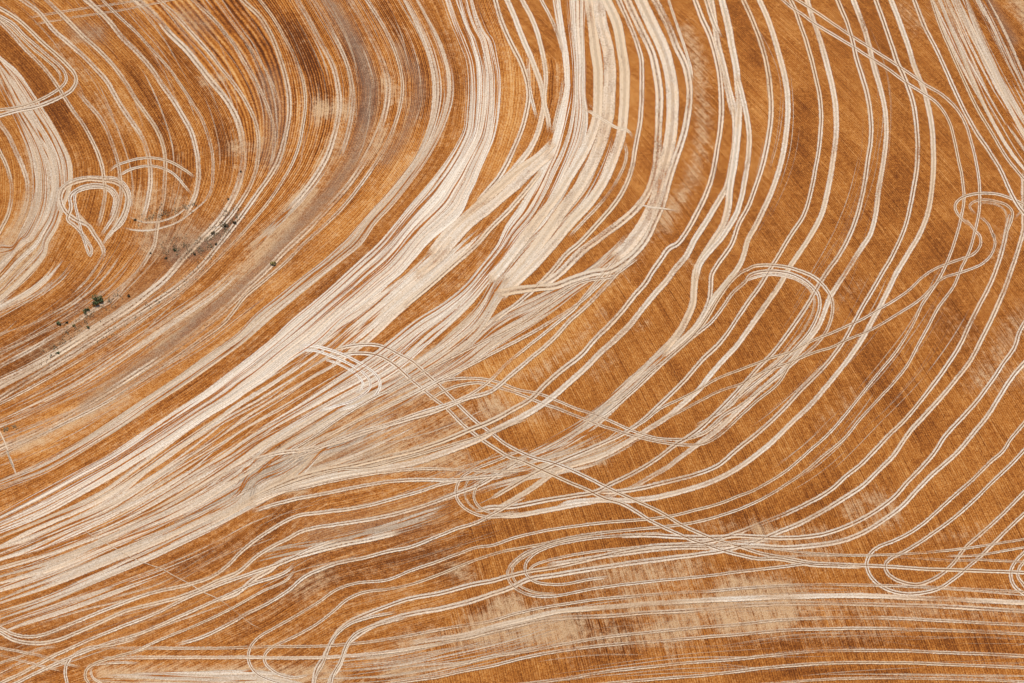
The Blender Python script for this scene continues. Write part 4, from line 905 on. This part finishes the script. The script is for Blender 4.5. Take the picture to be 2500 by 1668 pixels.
# ------------------------------------------------------------------ pale swaths of overlapping tracks
for si, (name, ls, rs, n, (w0, w1), cov, grey) in enumerate(SWATHS):
    st = Strips()
    lift = 0.004 + si * 0.00004
    L = smooth(P(ls), 5, True); R = smooth(P(rs), 5, True)
    m = max(len(L), len(R))
    def resample(p):
        d = np.concatenate([[0], np.cumsum(np.linalg.norm(np.diff(p, axis=0), axis=1))])
        s = np.linspace(0, d[-1], m)
        return np.stack([np.interp(s, d, p[:, 0]), np.interp(s, d, p[:, 1])], 1)
    L, R = resample(L), resample(R)
    thin_marks = w1 < 16
    wide = np.median(np.linalg.norm(L - R, axis=1))
    da, db = min(.05, 9 / wide), min(.09, 15 / wide)
    if not thin_marks:
        n = int(n * 1.5)
    for i in range(n):
        f0 = (i + rng.uniform(0.1, 0.9)) / n
        ln = rng.uniform(0.35, 1.0) * (0.6 if thin_marks else 1.0)
        a = rng.uniform(-0.15, 1.15 - ln)
        b = min(1.0, a + ln); a = max(0.0, a)
        i0, i1 = int(a * (m - 1)), int(b * (m - 1))
        if i1 - i0 < 12:
            continue
        k = i1 - i0
        f = np.clip(f0 + da * noise1(m, 90)[i0:i1] + np.linspace(0, rng.normal(0, db), k), 0.0, 1.0)[:, None]
        c = L[i0:i1] * (1 - f) + R[i0:i1] * f
        w = (w0 * 0.45 + (w1 - w0 * 0.45) * rng.uniform() ** 1.7) * S
        gr = grey + (0 if grey < 0 else abs(rng.normal(0, .08)))
        st.add(c, w, lift, np.clip(cov * .92 + rng.normal(0, .10), .3, 1.05), 0.5 if thin_marks else rng.uniform(0, .35), gr, taper=0.3, ragged=0.08, fade=14)
        lift += 0.0004
    o = st.build("drill_marks" if thin_marks else "straw_swath")
    o["kind"] = "stuff"
    if thin_marks or w1 < 24:
        continue
    # strips of stubble the wheels missed, left standing between the passes
    st = Strips()
    for i in range(int(n * (1.0))):
        f0 = rng.uniform(0.02, 0.98)
        ln = rng.uniform(0.06, 0.30)
        a = rng.uniform(0, 1 - ln)
        i0, i1 = int(a * (m - 1)), int((a + ln) * (m - 1))
        k = i1 - i0
        if k < 10:
            continue
        f = np.clip(f0 + 0.02 * noise1(m, 60)[i0:i1] + np.linspace(0, rng.normal(0, .05), k), 0.0, 1.0)[:, None]
        c = L[i0:i1] * (1 - f) + R[i0:i1] * f
        st.add(c, (4 + 16 * rng.uniform() ** 2) * S, lift, 1.0, 0, 0, taper=0.45, ragged=0.2)
        lift += 0.0003
    o = st.build("stubble_strips", None, M_STUBBLE)
    o["kind"] = "stuff"

# ------------------------------------------------------------------ wheel tracks one can follow singly
lift = 0.020
from mathutils import Matrix
for label, group, ruts in TRACKS:
    lines = []
    for w, cov, twin, s in ruts:
        c = smooth(P(s), 4.5, True)
        t = np.gradient(c, axis=0)
        t /= np.linalg.norm(t, axis=1)[:, None] + 1e-9
        c = c + np.stack([-t[:, 1], t[:, 0]], 1) * (0.45 * noise1(len(c), 26) + 0.18 * noise1(len(c), 6))[:, None]
        lines.append((c, w, cov, twin))
    kind = "footpath" if "footpath" in label else "straw_streak" if "streak lying" in label else "wheel_track"
    whole = len(lines) == 1
    if whole:
        root = None
    else:
        base = to_ground(lines[0][0][[len(lines[0][0]) // 2]])[0]
        root = empty(kind, base)
    for c, w, cov, twin in lines:
        st = Strips()
        cov = cov * {SWEEP: .86, LEFTS: .62, LEVEL: .70, LOOPS: .84, SIDE: .84}.get(group, .9)
        cv = cov + 0.13 * noise1(len(c), 25)
        st.add(c, w * S * 1.06, lift, cv, np.clip(twin + .15, 0, 1), -0.6 if 'inside the pale swath' in label else np.clip(rng.normal(.04, .04), 0, 1), taper=0.012, ragged=0.05, fade=8)
        lift += 0.00022
        o = st.build(kind if whole else ("path_section" if kind == "footpath" else "wheel_rut"))
        if root:
            o.parent = root
            o.matrix_parent_inverse = Matrix.Translation(-root.location)
        else:
            root = o
        if twin >= .4:                             # stubble left standing between the twin tyres
            st = Strips()
            st.add(c, w * S * 0.17, lift, cv * min(1, .55 + twin * .5), 0, 0, taper=0.05, ragged=0.2, ridge=0.035, fade=18)
            lift += 0.00022
            st.build("stubble_ridge", o, M_RIDGE)
    root["label"] = label
    root["category"] = {"footpath": "footpath", "straw_streak": "straw streak"}.get(kind, "wheel track")
    if group:
        root["group"] = group

# ------------------------------------------------------------------ weeds
M_LEAF = plain_material("weed_leaf", (0.07, 0.10, 0.03), (0.21, 0.22, 0.08), 3.0)
M_DRY = plain_material("dry_weed", (0.10, 0.075, 0.035), (0.26, 0.18, 0.09), 3.0)
M_YELLOW = plain_material("yellow_weed", (0.30, 0.25, 0.07), (0.50, 0.38, 0.15), 3.0)
M_STEM = plain_material("weed_stem", (0.10, 0.07, 0.035), (0.16, 0.12, 0.06), 6.0)

def leaf_cloud(centre, rx, ry, rz, n, size, r):
    """many small leaf blades spread through uneven clumps"""
    blobs = [(r.normal(0, .45), r.normal(0, .45), r.uniform(.25, .8), r.uniform(.3, .6)) for _ in range(7)]
    v, f = [], []
    for i in range(n):
        b = blobs[i % 7]
        d = r.normal(0, 1, 3); d /= np.linalg.norm(d)
        d *= b[3] * r.uniform(.3, 1) ** .5
        p = np.array([centre[0] + rx * (b[0] + d[0]), centre[1] + ry * (b[1] + d[1]), centre[2] + rz * max(.05, b[2] + d[2] * .8)])
        u = r.normal(0, 1, 3); u /= np.linalg.norm(u)
        w = np.cross(u, r.normal(0, 1, 3)); w /= np.linalg.norm(w)
        s = size * r.uniform(.6, 1.4)
        k = len(v)
        v += [p - u * s, p + w * s * .4, p + u * s, p - w * s * .4]
        f.append((k, k + 1, k + 2, k + 3))
    return np.array(v), np.array(f)

def stems(centre, rx, ry, rz, n, r):
    v, f = [], []
    for _ in range(n):
        a = np.array([centre[0] + r.normal(0, .1 * rx), centre[1] + r.normal(0, .1 * ry), centre[2] - .05])
        b = np.array([centre[0] + r.normal(0, .6) * rx, centre[1] + r.normal(0, .6) * ry, centre[2] + rz * r.uniform(.5, 1)])
        k = len(v)
        for q, t in ((a, .03), (b, .01)):
            v += [q + (t, 0, 0), q + (-t * .5, t * .87, 0), q + (-t * .5, -t * .87, 0)]
        for j in range(3):
            f.append((k + j, k + (j + 1) % 3, k + 3 + (j + 1) % 3, k + 3 + j))
    return np.array(v), np.array(f)

WEEDS = [  # label, group, place, half size x/y on the sheet, material, leaves
 ("largest dark green bush standing on the orange stubble left of centre", None, "b1 622,490", 17, 11, "g", 520),
 ("small green weed trailing off the lower left side of the largest bush", None, "b1 548,548", 8, 5, "g", 160),
 ("small dark green weed on a pale line down-left of the largest bush", None, "b1 376,628", 6, 4, "g", 130),
 ("brownish green weed just right of the small dark weed on the pale line", None, "b1 425,622", 6, 3.5, "d", 120),
 ("yellow green weed tuft right of the brownish green weed", None, "b1 470,640", 6, 4, "y", 90),
 ("tiny dark weed below the largest green bush", None, "b1 565,652", 4, 3, "g", 90),
 ("dark green weed beside the lowest pale stripe at left, farthest from the bush", None, "b1 372,818", 6, 3.5, "g", 120),
 ("dark weed alone right of the largest green bush", None, "b1 822,455", 4.5, 3, "d", 90),
 ("yellow green straggly weed cluster on the pale streaks beside the greyish band", None, "b1 1742,250", 13, 8, "y", 260),
 ("green weed at the left end of the weedy patch", None, "b1 1115,160", 5, 3.5, "g", 110),
 ("dark weed below the green weed of the weedy patch, by a pale line", None, "b1 1242,186", 5, 3.5, "d", 100),
 ("dark weed in the middle of the weedy patch, above the pale double lines", None, "b1 1380,122", 6, 4, "d", 130),
 ("broad dark weed clump at the upper end of the weedy patch", None, "a1 1440,1440", 10, 9, "d", 260),
 ("dark weed clump right of the broad clump in the weedy patch", None, "a1 1500,1425", 8, 6, "d", 190),
 ("olive weed clump at the lower middle of the weedy patch", None, "b1 1360,50", 9, 6, "d", 210),
 ("lone dark weed on the broad pale rut above the weedy patch", None, "a1 1538,1096", 4, 3, "d", 80),
 ("lone dark weed on a thin rut between the faint circle and the weedy patch", None, "a1 1455,1272", 4, 3, "d", 80),
 ("dark scrubby weed at the lower left rim of the faint big circle", None, "a1 862,1405", 7, 3, "d", 110),
 ("olive weed on the pale line at the lower left of the weedy patch", None, "b1 960,178", 4, 3, "d", 80),
 ("small dark weed just left of the weedy patch, near a bent rut", None, "b1 1058,210", 4.5, 3, "d", 90),
]
rw = np.random.default_rng(5)
for label, group, place, hx, hy, mk, n in WEEDS:
    p = P(place)
    c = to_ground(p)[0]
    fs = 1.0 if 'largest' in label else 0.55
    rx = fs * hx / PXM
    ry = fs * hy / PXM / 0.77
    rz = 0.55 * min(rx, ry) + .12
    root = empty("weed", c)
    mat = {"g": M_LEAF, "d": M_DRY, "y": M_YELLOW}[mk]
    v, f = leaf_cloud((0, 0, 0), rx, ry, rz, n, 0.13 + .03 * rx, rw)
    o = link_mesh("foliage", v, f, mat, root, smooth_shade=False)
    v, f = stems((0, 0, 0), rx, ry, rz, 7, rw)
    link_mesh("stem", v, f, M_STEM, root, smooth_shade=False)
    root["label"] = label
    root["category"] = "weed"
    root["group"] = group or "weeds growing in the stubble at left"

# low withered growth scattered over the weedy patches
v, f = [], []
k = 0
for path, hw, n in (("a1 1500,1350 1430,1450 b1 1380,60 1250,160 1150,120 1050,180", 26, 1500), ("a1 900,1400 1100,1340 1250,1300", 16, 500),
                    ("b1 780,430 600,560 480,650 380,760 280,850", 20, 700), ("b1 1400,150 1100,420 800,620 620,760", 14, 260), ("b1 100,1290 20,1310", 8, 100)):
    line = smooth(P(path), 3, False)
    c = line[rw.integers(0, len(line), n)] + rw.normal(0, hw * .5, (n, 2))
    keep = np.sin(c[:, 0] * .21 + 1.5 * np.sin(c[:, 1] * .13)) + np.sin(c[:, 1] * .27 + c[:, 0] * .09) > rw.normal(.1, .6, n)
    g = to_ground(c[keep])
    for p in g:
        s = rw.uniform(.06, .17)
        a = rw.uniform(0, 6.28)
        u = np.array([math.cos(a), math.sin(a), rw.uniform(.1, .6)]) * s
        w = np.array([-math.sin(a), math.cos(a), rw.uniform(-.3, .5)]) * s * .6
        q = p + (0, 0, .14)
        v += [q - u, q + w, q + u, q - w]
        f.append((k, k + 1, k + 2, k + 3)); k += 4
scrub = link_mesh("withered_weeds", np.array(v), np.array(f), M_DRY, None, smooth_shade=False)
scrub["kind"] = "stuff"
